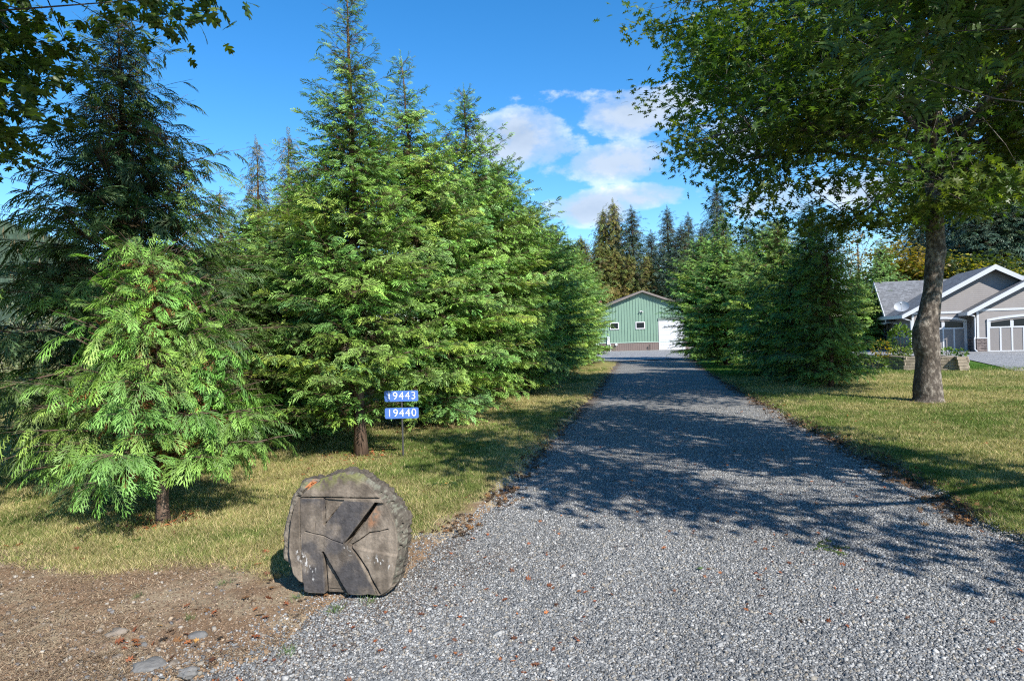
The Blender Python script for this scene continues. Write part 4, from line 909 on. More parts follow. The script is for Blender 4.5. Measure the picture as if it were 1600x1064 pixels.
# ------------------------------------------------------------------ carved log slice
def build_log():
    bp = G(540, 930) * .971; Yd = bp[1]; k = Yd / F / 4.838         # metres per pixel of the close view
    def loc(p): return np.array([(p[0] - 500) * k, (985 - p[1]) * k])
    outline = [(540, 62), (470, 74), (420, 90), (300, 130), (205, 133), (150, 168), (138, 215), (95, 262), (72, 310), (62, 380), (40, 450), (24, 520), (18, 640), (20, 765), (92, 800), (112, 862), (150, 905), (190, 925), (197, 988), (365, 1004), (368, 1034), (545, 1034), (560, 1006),
               (700, 996), (790, 1004), (852, 972), (915, 905), (938, 820), (958, 690), (972, 560), (976, 440), (944, 370), (884, 282), (832, 222), (762, 172), (682, 122), (600, 80)]
    O = np.array([loc(p) for p in outline]); C0 = np.array(loc((500, 540)))
    ang = np.arctan2(O[:, 1] - C0[1], O[:, 0] - C0[0]); rad = np.hypot(*(O - C0).T); od = np.argsort(ang); ang, rad = ang[od], rad[od]
    NT_, NR = 620, 240
    th = np.linspace(-math.pi, math.pi, NT_, endpoint=False)
    ro = np.interp(th, ang, rad, period=2 * math.pi); ro *= 1 + .010 * (fbm(np.cos(th) * 9, np.sin(th) * 9, 1., 3, 3) - .5) * 2
    rr = np.linspace(0, 1, NR) ** .9
    X = C0[0] + np.outer(rr, ro * np.cos(th)); Z = C0[1] + np.outer(rr, ro * np.sin(th)); x = X.ravel(); z = Z.ravel()
    RN = np.outer(rr, np.ones(NT_)).ravel()
    def seg(a, b):
        a, b = loc(a), loc(b); d = b - a; t = np.clip(((x - a[0]) * d[0] + (z - a[1]) * d[1]) / (d @ d), 0, 1)
        return np.hypot(x - a[0] - d[0] * t, z - a[1] - d[1] * t), t
    def poly_in(pts):
        q = np.array([loc(p) for p in pts]); ins = np.zeros(len(x), bool); j = len(q) - 1
        for i in range(len(q)):
            c = ((q[i, 1] > z) != (q[j, 1] > z)) & (x < (q[j, 0] - q[i, 0]) * (z - q[i, 1]) / (q[j, 1] - q[i, 1] + 1e-12) + q[i, 0]); ins ^= c; j = i
        dist = np.min([seg(pts[i], pts[(i + 1) % len(pts)])[0] for i in range(len(pts))], axis=0)
        return np.where(ins, -dist, dist)
    wob = (fbm(x, z, 30, 7, 3) - .5) * .006
    K = [(172, 264), (362, 264), (362, 462), (512, 274), (752, 284), (512, 602), (566, 618), (764, 984), (536, 988), (350, 682), (366, 986), (194, 984)]
    sK = poly_in(K) + wob * .6
    h = np.zeros(len(x))                                     # + toward the viewer
    out = sK > 0
    # carved-back fields beside the letter
    t1 = poly_in([(362, 264), (512, 272), (362, 465)]); h -= .016 * sstep(.002, -.004, t1)
    t2 = poly_in([(350, 682), (366, 1040), (560, 1040), (536, 988)]); h -= .034 * sstep(.002, -.004, t2)
    dg, tg = seg((752, 288), (514, 604)); side = poly_in([(752, 288), (980, 300), (980, 700), (620, 640), (514, 604)])
    wg = .010 * (.35 + 1.0 * np.sin(np.clip(tg, 0, 1) * math.pi * .75 + .3))
    wedge = sstep(wg + .012, wg, dg) * (side < .001)
    h -= .17 * wedge
    h -= (.028 * np.exp(-np.maximum(dg, 0) / .05)) * (side < 0) * (1 - wedge) * (sK > 0)
    h -= .010 * sstep(.006, -.01, side) * (sK > 0)
    base_cut = poly_in([(180, 986), (560, 990), (820, 1000), (820, 1100), (180, 1100)]); h -= .075 * sstep(.001, -.003, base_cut)
    def groove(pts, wd, dp):
        nonlocal h
        for a, b in zip(pts[:-1], pts[1:]):
            d, _ = seg(a, b); h -= dp * np.exp(-((d + wob) / wd) ** 2) * .9
    groove([(125, 262), (350, 256), (560, 256), (790, 256)], .0035, .03)
    groove([(356, 262), (360, 462)], .005, .03); groove([(362, 462), (510, 276)], .003, .02)
    groove([(350, 680), (372, 985)], .005, .035); groove([(350, 680), (536, 992)], .0055, .05)
    groove([(215, 517), (290, 535), (355, 547), (425, 578), (505, 604)], .0022, .022)
    groove([(570, 616), (640, 572), (705, 523), (780, 510), (850, 492)], .0028, .028)
    groove([(566, 622), (640, 720), (690, 800), (740, 900), (788, 978)], .0045, .03); groove([(590, 650), (700, 800), (765, 980)], .003, .018)
    groove([(318, 132), (240, 175), (175, 240), (118, 330), (92, 430), (80, 560), (76, 690), (92, 790)], .0042, .04)
    groove([(345, 965), (510, 966)], .002, .01); groove([(290, 440), (288, 530)], .0015, .008)
    groove([(168, 266), (172, 560), (192, 984)], .003, .008)
    # outer wood on the left set back, bark on the right falling away
    lb = poly_in([(318, 132), (240, 175), (175, 240), (118, 330), (92, 430), (80, 560), (76, 690), (92, 790), (-50, 800), (-50, 60), (318, 60)])
    L_ = sstep(.002, -.006, lb); h -= L_ * (.022 + .035 * fbm(x, z, 22, 13, 4))
    rb = poly_in([(545, 78), (610, 108), (700, 150), (775, 232), (850, 330), (905, 450), (922, 560), (925, 680), (905, 800), (880, 920), (1100, 900), (1100, 0), (545, 0)])
    Rb = sstep(.003, -.005, rb); h -= Rb * (.012 + np.clip(-rb, 0, .06) * 1.3 + .05 * (fbm(x, z, 48, 17, 4)) ** 1.5)
    # adze and saw marks, growth rings
    rc = np.hypot(x - C0[0] * 1.0 + .02, z - C0[1]); h += (fbm(x, z, 12, 19, 4) - .5) * .007 + np.sin(rc * 260 + fbm(x, z, 6, 23, 2) * 14) * .00015
    h += (fbm(x, z, 120, 29, 2) - .5) * .0018
    h -= .02 * sstep(.965, 1.0, RN)
    # colours of the wood itself
    n1 = fbm(x, z, 9, 31, 4); n2 = fbm(x, z, 30, 37, 4); n3 = fbm(x * 3, z * .6, 14, 39, 3)
    wood = np.array([.115, .093, .072]); pale = np.array([.19, .155, .12]); blue = np.array([.042, .043, .050]); rust = np.array([.30, .15, .08]); moss = np.array([.16, .17, .05])
    c = wood * (1 - sstep(.4, .65, n1))[:, None] + pale * sstep(.4, .65, n1)[:, None]
    kk = (sstep(.002, -.006, sK) * (.14 + .62 * sstep(.30, .62, fbm(x, z, 9, 43, 4))))[:, None]
    c = c * (1 - kk) + blue * kk
    c *= (.70 + .60 * n3)[:, None]; c *= (.8 + .4 * fbm(x, z, 45, 71, 3))[:, None]
    d_, _ = seg((755, 365), (720, 450)); q = (np.exp(-(d_ / .028) ** 2) * sstep(.35, .6, n2))[:, None] * .8; c = c * (1 - q) + rust * q
    q = (Rb * .9)[:, None]; bark = np.array([.075, .065, .052]) * (.4 + 1.5 * n2[:, None]) + np.array([.07, .08, .06]) * sstep(.5, .7, fbm(x, z, 75, 61, 3))[:, None]; c = c * (1 - q) + bark * q
    q = (L_ * .6)[:, None]; c = c * (1 - q) + np.array([.17, .15, .12]) * (.6 + .8 * n2[:, None]) * q
    topm = sstep(.10, .0, poly_in([(190, 120), (330, 118), (545, 50), (620, 70), (600, 40), (190, 60)])) * sstep(.45, .6, n2); c = c * (1 - .7 * topm[:, None]) + moss * .7 * topm[:, None]
    q = (sstep(.006, .0, poly_in([(200, 190), (262, 130), (318, 122), (232, 195)])) * sstep(.35, .5, n2))[:, None]; c = c * (1 - q) + np.array([.42, .17, .07]) * q
    for a, b, wd_ in (((190, 720), (260, 800), .03), ((730, 700), (860, 765), .022), ((145, 670), (150, 700), .01), ((530, 640), (560, 670), .014), ((265, 870), (275, 890), .008)):
        d_, _ = seg(a, b); q = (np.exp(-(d_ / wd_) ** 2) * sstep(.60, .68, fbm(x * 1.6, z, 60, 47, 3)))[:, None] * .85; c = c * (1 - q) + np.array([.55, .54, .52]) * q
    # verts: local frame x right, y away from camera, z up ; slice leans back slightly
    n = len(x); Vv = np.stack([x, -h, z], -1)
    i, j = np.meshgrid(np.arange(NR - 1), np.arange(NT_), indexing='ij'); j2 = (j + 1) % NT_
    Q = np.stack([i * NT_ + j, i * NT_ + j2, (i + 1) * NT_ + j2, (i + 1) * NT_ + j], -1).reshape(-1, 4)
    inK = (sK < 0)[Q].all(1)
    t = thing('carved_log_slice', 'weathered round log slice with a large carved letter K, standing beside the gravel', 'log sign', (bp[0] - (540 - 430 - 500 / 4.838) * Yd / F, bp[1] + .02, .055), R(-4)); t.rotation_euler = (0, R(1.6), R(-4))
    MW = mat_attr('weathered_wood', .85, .15, 60, .18, .5, 130, .003)
    def sub(name, m_):
        q_ = Q[m_]; used, inv = np.unique(q_.ravel(), return_inverse=True)
        return mesh_tris(name, Vv[used], None, MW, t, c[used], True, inv.reshape(-1, 4))
    sub('face', ~inK); o = sub('letter', inK); o['label'] = 'carved capital letter K with dark stains'
    # rim and back: the cut's thickness, bark outside
    rim0 = Vv[(NR - 1) * NT_:]; lay = [rim0]; cl = [c[(NR - 1) * NT_:]]; cx = np.array([C0[0], 0, C0[1]])
    for a in np.linspace(.03, 1, 26):
        s_ = 1.0 + .025 * math.sin(a * 3) - .10 * a ** 3
        r_ = (rim0 - cx) * s_ + cx; r_[:, 1] = rim0[:, 1] * (1 - a) + .24 * a
        nz_ = (fbm(th * 14, np.full(NT_, a * 2.2), 1.2, 53, 4) - .5) * .05 * min(1, a * 3)
        dirv = (rim0 - cx); dirv[:, 1] = 0; dirv /= np.linalg.norm(dirv, axis=1)[:, None]; r_ += dirv * nz_[:, None]
        lay.append(r_); b_ = (.6 + 1.0 * fbm(th * 20, np.full(NT_, a * 4), 1., 57, 3))[:, None]; cl.append(np.array([.085, .072, .058]) * b_)
    back = np.repeat(cx[None], 1, 0).copy(); back[0, 1] = .26
    Vb = np.vstack(lay + [back]); i, j = np.meshgrid(np.arange(len(lay) - 1), np.arange(NT_), indexing='ij'); j2 = (j + 1) % NT_
    Qb = np.stack([i * NT_ + j, i * NT_ + j2, (i + 1) * NT_ + j2, (i + 1) * NT_ + j], -1).reshape(-1, 4)
    l0 = (len(lay) - 1) * NT_; jj = np.arange(NT_); Tb = np.stack([l0 + jj, l0 + (jj + 1) % NT_, np.full(NT_, len(Vb) - 1)], -1)
    cb = np.vstack(cl + [np.array([[.15, .12, .1]])])
    mesh_tris('bark', Vb, Tb, mat_attr('log_bark', .9, .1, 40, .35, .8, 50, .01), t, cb, True, Qb)
    return t
build_log()

# ------------------------------------------------------------------ number signs
def build_signs():
    b = G(630, 713) * .965; Y = b[1]; t = thing('number_sign', 'two blue house number plates 19443 and 19440 on a thin post among the conifer branches', 'sign', (b[0], b[1], 0))
    m = MB(); m.tube([(0, 0, -.1), (0, 0, .98)], .014, 8); m.build('post', mat_plain('post_metal', (.05, .05, .05), .6), t)
    MBl = mat_plain('sign_blue', (.075, .17, .50), .3, var=.08, scale=30, spec=.5); MWh = mat_plain('sign_white', (.85, .86, .9), .5, var=.03)
    for (py, txt) in ((618.5, '19443'), (645, '19440')):
        p = P(631, py, Y); zc = p[2]; wd, hh, r_ = .245, .078, .022
        pts = []
        for (cx, cz, a0) in ((wd - r_, hh - r_, 0), (-wd + r_, hh - r_, 90), (-wd + r_, -hh + r_, 180), (wd - r_, -hh + r_, 270)):
            for q in range(6): a = R(a0 + q * 18); pts.append((cx + math.cos(a) * r_, zc + cz + math.sin(a) * r_))
        m = MB(); m.prism(pts, 'y', -.022, -.016); o = m.build('plate', MBl, t)
        cu = bpy.data.curves.new('digits', 'FONT'); cu.body = txt; cu.size = .158; cu.extrude = .001; cu.align_x = 'CENTER'; cu.align_y = 'CENTER'; cu.space_character = 1.12; cu.offset = -.0012
        cu.materials.append(MWh); d = bpy.data.objects.new('digits', cu); COL.objects.link(d); d.parent = o; d.location = (0, -.0245, zc); d.rotation_euler = (math.pi / 2, 0, 0); d.scale = (.98, 1, 1)
        
        bpy.context.view_layer.update(); dm = bpy.data.meshes.new_from_object(d.evaluated_get(bpy.context.evaluated_depsgraph_get())); loc_, rot_ = d.location.copy(), d.rotation_euler.copy(); bpy.data.objects.remove(d)
        d = link('digits', dm, o); d.location = loc_; d.rotation_euler = rot_; d['label'] = 'white digits ' + txt
build_signs()

# ------------------------------------------------------------------ shed
def mat_ribbed(name, c, period=.3, axis='X'):
    m, t, b, o = mat_base(name)
    g = t.new('ShaderNodeNewGeometry'); n = t.noise(g.outputs['Position'], 1.2, 4)
    t.link(t.ramp(n, [(.3, tuple(v * .93 for v in c)), (.7, tuple(v * 1.05 for v in c))]), b.inputs['Base Color']); b.inputs['Roughness'].default_value = .45
    return m
def build_shed():
    y0 = 67.0; x0, xa, x1 = 9.0, 13.65, 18.5; ze, za = 4.35, 6.1; y1 = 82.0
    t = thing('shed', 'green metal shed with a brown base band and white door, at the driveway end', 'shed', (x0, y0, 0))
    X0, XA, X1 = 0, xa - x0, x1 - x0; D = y1 - y0; WB = .9
    MG = mat_ribbed('green_metal', (.155, .25, .185)); MBr = mat_ribbed('brown_metal', (.155, .115, .10)); MRf = mat_plain('roof_brown', (.16, .135, .12), .5); MW = mat_plain('door_white', (.50, .51, .54), .4, var=.03)
    def roofz(x): return ze + (za - ze) * (x - X0) / (XA - X0) if x < XA else ze + (za - ze) * (X1 - x) / (X1 - XA)
    m = MB(); m.prism([(X0, WB), (X1, WB), (X1, ze), (XA, za), (X0, ze)], 'y', 0, D)
    x = .12
    dx0, dx1, dz = 6.42, 9.05, 3.12
    while x < X1 - .08:                                    # raised ribs of the siding
        zt = roofz(x) - .03; zb = WB if not (dx0 - .15 < x < dx1 + .15) else dz + .28
        m.box(x, x + .07, -.05, 0.0, zb, zt); x += .30
    y = .12
    while y < D: m.box(-.02, 0, y, y + .045, WB, ze - .03); y += .229
    m.build('wall', MG, t)
    m = MB(); m.box(X0, X1, .0, D, 0, WB - .003)
    x = .2
    while x < X1:
        if not (dx0 - .15 < x < dx1 + .15): m.box(x, x + .045, -.02, 0, 0, WB - .003)
        x += .229
    m.build('base_band', MBr, t)
    m = MB(); m.box(X0 - .03, X1 + .03, -.065, -.021, WB - .03, WB + .03); m.box(-.06, .08, -.03, .1, 0, ze - .02); m.build('trim', mat_plain('trim_green', (.40, .52, .44), .5), t)
    m = MB(); ov = .35; sl = (za - ze) / (XA - X0); sr = (za - ze) / (X1 - XA)
    m.prism([(X0 - ov, ze - sl * ov), (XA, za), (X1 + ov, ze - sr * ov), (X1 + ov, ze - sr * ov + .2), (XA, za + .2), (X0 - ov, ze - sl * ov + .2)], 'y', -.55, D + .4)
    rf = m.build('roof', MRf, t)
    MFr = mat_plain('frame_white', (.52, .52, .52), .4, var=.02); MGl = mat_plain('dark_glass', (.008, .010, .012), .35, var=.02, spec=.25)
    for (a, b) in ((1.27, 2.22), (3.95, 4.95)):
        m = MB(); zc0, zc1 = 2.28, 3.04; f = .10
        for bx in ((a, b, zc0, zc0 + f), (a, b, zc1 - f, zc1), (a, a + f, zc0 + f, zc1 - f), (b - f, b, zc0 + f, zc1 - f)): m.box(bx[0], bx[1], -.10, -.003, bx[2], bx[3])
        wn = m.build('window', MFr, t); m = MB(); m.box(a + f, b - f, -.075, -.052, zc0 + f, zc1 - f); m.build('pane', MGl, wn)
    m = MB(); nseg = 6
    for i in range(nseg): m.box(dx0 + .06, dx1 - .06, -.045, -.021, i * dz / nseg + .03, (i + 1) * dz / nseg - .02)
    m.box(dx0 + .06, dx1 - .06, -.03, -.021, .0, dz)
    dr = m.build('garage_door', MW, t)
    m = MB(); m.box(dx0 - .06, dx0 + .06, -.06, -.021, 0, dz); m.box(dx1 - .06, dx1 + .06, -.06, -.021, 0, dz); m.box(dx0 - .06, dx1 + .06, -.062, -.021, dz - .05, dz + .008); m.build('door_frame', MFr, t)
    m = MB(); m.box(dx0 - .1, dx1 + .1, -.12, -.021, dz + .01, dz + .24); m.build('door_hood', mat_plain('hood_grey', (.15, .19, .17), .5), t)
    m = MB(); m.box(.92, 1.2, -.2, -.03, .72, 1.55); m.tube([(1.02, -.1, .72), (1.02, -.1, .02)], .03, 8); m.tube([(1.06, -.12, 1.3), (1.06, -.25, 1.3)], .08, 10); m.tube([(1.27, -.14, .8), (1.27, -.14, 0)], .05, 8); m.build('meter_box', mat_plain('meter_grey', (.55, .58, .58), .5), t)
    m = MB(); m.box(4.5, 4.62, -.1, -.02, 4.1, 4.2); m.tube([(4.5, -.12, 4.12), (4.4, -.26, 4.05)], [.05, .08], 8); m.tube([(4.62, -.12, 4.12), (4.72, -.26, 4.05)], [.05, .08], 8); m.build('flood_light', MFr, t)
    m = MB(); m.tube([(1.88, -.2, .72), (1.88, -.03, .72)], .13, 14); m.build('dryer_vent', MFr, t)
    m = MB(); m.tube([(5.35, -.25, -.05), (5.35, -.25, .62)], .04, 8); m.tube([(5.35, -.25, .62), (5.28, -.38, .55)], .04, 8); m.build('standpipe', mat_plain('pipe_black', (.04, .04, .04), .5), t)
    for i, (sx, sy, lab, c_) in enumerate([(x0 + .7, y0 - .7, 'small round shrub at the left foot of the shed wall', (.10, .14, .03)), (x0 - .3, y0 - .9, 'yellow flowering plant at the left shed corner', (.35, .28, .03))]):
        rg2 = np.random.default_rng(i); n = 150; th = rg2.normal(0, 1, (n, 3)); th /= np.linalg.norm(th, axis=1)[:, None]; p = th * .33; p[:, 2] = np.abs(p[:, 2]) * 1.1 + .05
        V, T, C = place(LEAF_FAR, p, th + (0, 0, .3), rg2.normal(0, 1, (n, 3)), np.full(n, .2), np.array(c_)[None] * rg2.uniform(.6, 1.3, (n, 1)))
        o = mesh_tris('shrub', V, T, M_FOL, None, C); o.location = (sx, sy, .03); tag(o, lab, 'shrub')
build_shed()
# flag on its pole at the end of the left row
def build_flag():
    q = P(932, 480, 56.0); t = thing('flag_pole', 'white flag pole with a limp stars and stripes flag, left of the shed roof', 'flag', (q[0], q[1], 0))
    zt = P(929, 452, 56.0)[2]
    m = MB(); m.tube([(-.1, 0, 0), (-.1, 0, zt)], [.05, .03], 8); m.tube([(-.1, 0, zt), (-.1, 0, zt + .12)], .06, 8); m.build('pole', mat_plain('pole_white', (.7, .7, .7), .4), t)
    MR = mat_plain('flag_red', (.45, .03, .04), .8); MWt = mat_plain('flag_white', (.75, .74, .72), .8); MBu = mat_plain('flag_blue', (.03, .05, .18), .8)
    nu, nv = 26, 26; vs = []; fs = []; mi = []
    for j in range(nv + 1):
        for i in range(nu + 1):
            u, v = i / nu, j / nv; xx = -.05 + u * .42 + .05 * math.sin(u * 7 + v * 2); yy_ = .16 * math.sin(u * 16 + v) * (.3 + u); zz = zt - .1 - v * 1.0 - u * .62 * (1 + .15 * math.sin(u * 9))
            vs.append((xx, yy_, zz))
    for j in range(nv):
        for i in range(nu):
            a = j * (nu + 1) + i; fs.append((a, a + 1, a + nu + 2, a + nu + 1)); mi.append(2 if (i < nu * .4 and j < nv * 7 / 13) else (0 if int(j / nv * 13) % 2 == 0 else 1))
    me = bpy.data.meshes.new('cloth'); me.from_pydata(vs, [], fs)
    for mm in (MR, MWt, MBu): me.materials.append(mm)
    me.polygons.foreach_set('material_index', mi); link('cloth', me, t)
build_flag()

# ------------------------------------------------------------------ house
def mat_siding(name, c, lap=.13):
    m, t, b, o = mat_base(name)
    g = t.new('ShaderNodeNewGeometry'); sp = t.new('ShaderNodeSeparateXYZ'); t.link(g.outputs['Position'], sp.inputs[0])
    fr = t.math('FRACT', t.math('DIVIDE', sp.outputs[2], lap)); n = t.noise(g.outputs['Position'], 3, 3)
    cc = t.ramp(n, [(.3, tuple(v * .95 for v in c)), (.7, tuple(v * 1.05 for v in c))])
    t.link(cc, b.inputs['Base Color']); b.inputs['Roughness'].default_value = .65
    bn = t.new('ShaderNodeBump'); bn.inputs['Strength'].default_value = 1.; bn.inputs['Distance'].default_value = .03; t.link(fr, bn.inputs['Height']); bn.invert = True
    t.link(bn.outputs[0], b.inputs['Normal']); return m
def mat_shingle(name, c):
    m, t, b, o = mat_base(name)
    g = t.new('ShaderNodeNewGeometry'); tcn = t.new('ShaderNodeTexCoord'); br_ = t.new('ShaderNodeTexBrick'); mp = t.new('ShaderNodeMapping')
    sp = t.new('ShaderNodeSeparateXYZ'); t.link(tcn.outputs['Object'], sp.inputs[0]); cb = t.new('ShaderNodeCombineXYZ')
    t.link(t.math('ADD', sp.outputs[0], sp.outputs[1]), cb.inputs[0]); t.link(sp.outputs[2], cb.inputs[1]); t.link(cb.outputs[0], br_.inputs['Vector'])
    br_.inputs['Scale'].default_value = 1.0; br_.inputs['Brick Width'].default_value = .3; br_.inputs['Row Height'].default_value = .08; br_.inputs['Mortar Size'].default_value = .008
    br_.inputs['Color1'].default_value = (*[v * .75 for v in c], 1); br_.inputs['Color2'].default_value = (*[v * 1.3 for v in c], 1); br_.inputs['Mortar'].default_value = (*[v * .4 for v in c], 1)
    n = t.noise(g.outputs['Position'], 9, 4); t.link(t.mix(1., br_.outputs['Color'], t.ramp(n, [(.3, .75), (.7, 1.2)]), 'MULTIPLY'), b.inputs['Base Color']); b.inputs['Roughness'].default_value = .9
    return m
def mat_ledgestone(name, cs):
    m, t, b, o = mat_base(name)
    tcn = t.new('ShaderNodeTexCoord'); sp = t.new('ShaderNodeSeparateXYZ'); t.link(tcn.outputs['Object'], sp.inputs[0]); cb = t.new('ShaderNodeCombineXYZ')
    t.link(t.math('ADD', sp.outputs[0], t.math('MULTIPLY', sp.outputs[1], .97)), cb.inputs[0]); t.link(sp.outputs[2], cb.inputs[1])
    br_ = t.new('ShaderNodeTexBrick'); t.link(cb.outputs[0], br_.inputs['Vector']); br_.inputs['Scale'].default_value = 1.; br_.inputs['Brick Width'].default_value = .32; br_.inputs['Row Height'].default_value = .1; br_.inputs['Mortar Size'].default_value = .012
    br_.inputs['Color1'].default_value = (*cs[0], 1); br_.inputs['Color2'].default_value = (*cs[1], 1); br_.inputs['Mortar'].default_value = (*cs[2], 1)
    n = t.noise(tcn.outputs['Object'], 7, 4); t.link(t.mix(1., br_.outputs['Color'], t.ramp(n, [(.3, .6), (.7, 1.4)]), 'MULTIPLY'), b.inputs['Base Color']); b.inputs['Roughness'].default_value = .85
    bn = t.new('ShaderNodeBump'); bn.inputs['Strength'].default_value = 1.; bn.inputs['Distance'].default_value = .03; t.link(br_.outputs['Fac'], bn.inputs['Height']); bn.invert = True; t.link(bn.outputs[0], b.inputs['Normal'])
    return m
def build_house():
    t = thing('house', 'grey lap sided house with two front gables, white trim and garage doors', 'house', (26.9, 43.0, 0), R(-18))
    S = mat_siding('grey_siding', (.205, .188, .182)); RF = mat_shingle('grey_shingle', (.16, .165, .175)); W = mat_plain('white_trim', (.52, .53, .55), .45, var=.02)
    SF = mat_plain('soffit', (.30, .28, .27), .7, var=.03); ST = mat_ledgestone('ledge_stone', ((.13, .105, .10), (.22, .175, .16), (.06, .05, .05))); GLS = mat_plain('dark_glass', (.010, .012, .015), .25, var=.02, spec=.35)
    DP = mat_plain('door_taupe', (.215, .196, .188), .6, var=.03); BK = mat_plain('black_metal', (.02, .02, .02), .5)
    sl = .574; W1 = 9.2; ax1 = 4.6; z1 = 2.75
    def gz(s, s0, z0, sa): return z0 + sl * (s - s0) if s < sa else z0 + sl * (2 * sa - s0 - s)
    # left wing behind facade one
    m = MB(); m.prism([(0, 0), (W1, 0), (W1, z1), (ax1, z1 + sl * ax1), (0, z1)], 'y', 0, 6.0); m.build('wall', S, t)
    # projecting bay two
    a2, w2, z2 = 3.35, 9.95, 2.78; ax2 = (a2 + w2) / 2
    m = MB(); m.prism([(a2, 0), (w2, 0), (w2, z2), (ax2, z2 + sl * (ax2 - a2)), (a2, z2)], 'y', -1.1, -.003); m.build('wall', S, t)
    # main block behind
    m = MB(); m.prism([(5.0, 0), (11.0, 0), (11.0, 2.6), (8.0, 5.15), (5.0, 2.6)], 'x', .003, 16); m.build('wall', S, t)
    def gable_roof(xl, xa, xr, zl, za_, y0, y1, th=.14, name='roof'):
        k = (za_ - zl) / (xa - xl); m = MB()
        m.prism([(xl, zl), (xa, za_), (xr, za_ - k * (xr - xa)), (xr, za_ - k * (xr - xa) + th), (xa, za_ + th * 1.15), (xl, zl + th)], 'y', y0, y1)
        r = m.build(name, RF, t)
        f = MB(); e = .20                                  # barge boards
        f.prism([(xl - .02, zl - .10), (xa, za_ - .10 - .02), (xa, za_ + th + .06), (xl - .02, zl + th + .03)], 'y', y0 - .05, y0 - .003)
        f.prism([(xr + .02, za_ - k * (xr - xa) - .10), (xa, za_ - .12), (xa, za_ + th + .06), (xr + .02, za_ - k * (xr - xa) + th + .03)], 'y', y0 - .049, y0 - .003)
        f.box(xl - .08, xl - .022, y0 - .05, y1 - .01, zl - .08, zl + th)
        f.build('fascia', W, r); return r
    gable_roof(-.65, ax1, W1 + .65, z1 - sl * .65 + .02, z1 + sl * ax1 + .02, -.55, 6.5)
    gable_roof(a2 - .62, ax2, w2 + .62, z2 - sl * .62 + .02, z2 + sl * (ax2 - a2) + .02, -1.65, 2.0)
    # main roof: ridge along the house
    m = MB(); k = (5.15 - 2.6) / 3.0; ov = .6
    m.prism([(5.0 - ov, 2.6 - k * ov + .02), (8.0, 5.17), (11.0 + ov, 2.6 - k * ov + .02), (11.0 + ov, 2.6 - k * ov + .18), (8.0, 5.34), (5.0 - ov, 2.6 - k * ov + .18)], 'x', -.55, 16.5)
    r = m.build('roof', RF, t)
    f = MB()
    f.prism([(5.0 - ov, 2.6 - k * ov - .08), (8.0, 5.07), (8.0, 5.37), (5.0 - ov, 2.6 - k * ov + .2)], 'x', -.6, -.553)
    f.prism([(11.0 + ov, 2.6 - k * ov - .08), (8.0, 5.07), (8.0, 5.37), (11.0 + ov, 2.6 - k * ov + .2)], 'x', -.599, -.553); f.box(-.6, .0, 4.2, 11.6, 2.05, 2.13)
    f.box(-.60, -.555, 4.6, 11.6, 1.98, 2.12)
    f.build('fascia', W, r)
    # trim bands, corner boards, stone
    m = MB(); m.box(.0, a2 - .02, -.035, -.003, 2.55, 2.70); m.box(a2, w2, -1.135, -1.103, 2.62, 2.76); m.box(-.02, .11, -.03, .02, .0, 2.5)
    m.box(a2 - .02, a2 + .10, -1.13, -1.103, .9, 2.6); m.build('trim', W, t)
    m = MB(); m.box(a2 - .06, a2 + .50, -1.19, -1.103, 0, .88); m.box(a2 - .06, a2 - .003, -1.103, -.03, 0, .88); m.box(3.15, a2 - .06, -.08, -.003, 0, .88); m.box(-.05, .45, -.08, -.003, 0, .8); m.box(-.07, -.003, -.08, 11, 0, .55)
    m.build('stone_veneer', ST, t)
    m = MB(); m.box(a2 - .07, a2 + .51, -1.21, -1.10, .883, .94); m.build('stone_cap', W, t)
    def garage(x0, x1, y, npan, zt, zarch, nwin):
        m = MB(); fw = .11
        n = 14; xc, hw = (x0 + x1) / 2, (x1 - x0) / 2 + fw
        m.box(x0 - fw, x0, y - .06, y - .003, 0, zt); m.box(x1, x1 + fw, y - .06, y - .003, 0, zt)
        top = [(xc + hw * (2 * i / n - 1), zt + (zarch - zt) * (1 - (2 * i / n - 1) ** 2)) for i in range(n + 1)]
        m.prism([(p[0], p[1] - .0) for p in top[::-1]] + [(p[0], p[1] + .15) for p in top], 'y', y - .075, y - .003)
        m.build('door_frame', W, t)
        m = MB(); m.prism([(x0, 0), (x1, 0)] + [(xc + hw * .93 * (2 * i / n - 1), zt - .01 + (zarch - zt) * (1 - (.93 * (2 * i / n - 1)) ** 2)) for i in range(n, -1, -1)], 'y', y - .02, y - .003)
        d = m.build('garage_door', DP, t)
        m = MB(); pw = (x1 - x0) / npan; zw = 1.62
        m.box(x0 + .003, x1 - .003, y - .045, y - .021, .0, .10); m.box(x0 + .003, x1 - .003, y - .045, y - .021, zw - .09, zw)
        for i in range(npan + 1):
            xx = x0 + i * pw; a, b = max(x0 + .003, xx - .045), min(x1 - .003, xx + .045); m.box(a, b, y - .045, y - .021, .10, zw - .09)
        ww = (x1 - x0) / nwin
        for i in range(nwin + 1):
            xx = x0 + i * ww; a, b = max(x0 + .003, xx - .09), min(x1 - .003, xx + .09); m.box(a, b, y - .045, y - .021, zw, zt + .02)
        m.build('battens', W, d)
        for i in range(nwin):
            a, b = x0 + i * ww + .09, x0 + (i + 1) * ww - .09; m = MB()
            zs_ = [zt - .12 + (zarch - zt) * (1 - ((a + (b - a) * k_ / 6 - xc) / hw) ** 2) for k_ in range(7)]
            m.prism([(a, zw), (b, zw)] + [(a + (b - a) * k_ / 6, zs_[k_]) for k_ in range(6, -1, -1)], 'y', y - .032, y - .022); m.build('pane', GLS, d)
    garage(.55, 3.02, 0, 4, 1.95, 2.2, 2); garage(3.98, 8.9, -1.1, 8, 1.95, 2.22, 4)
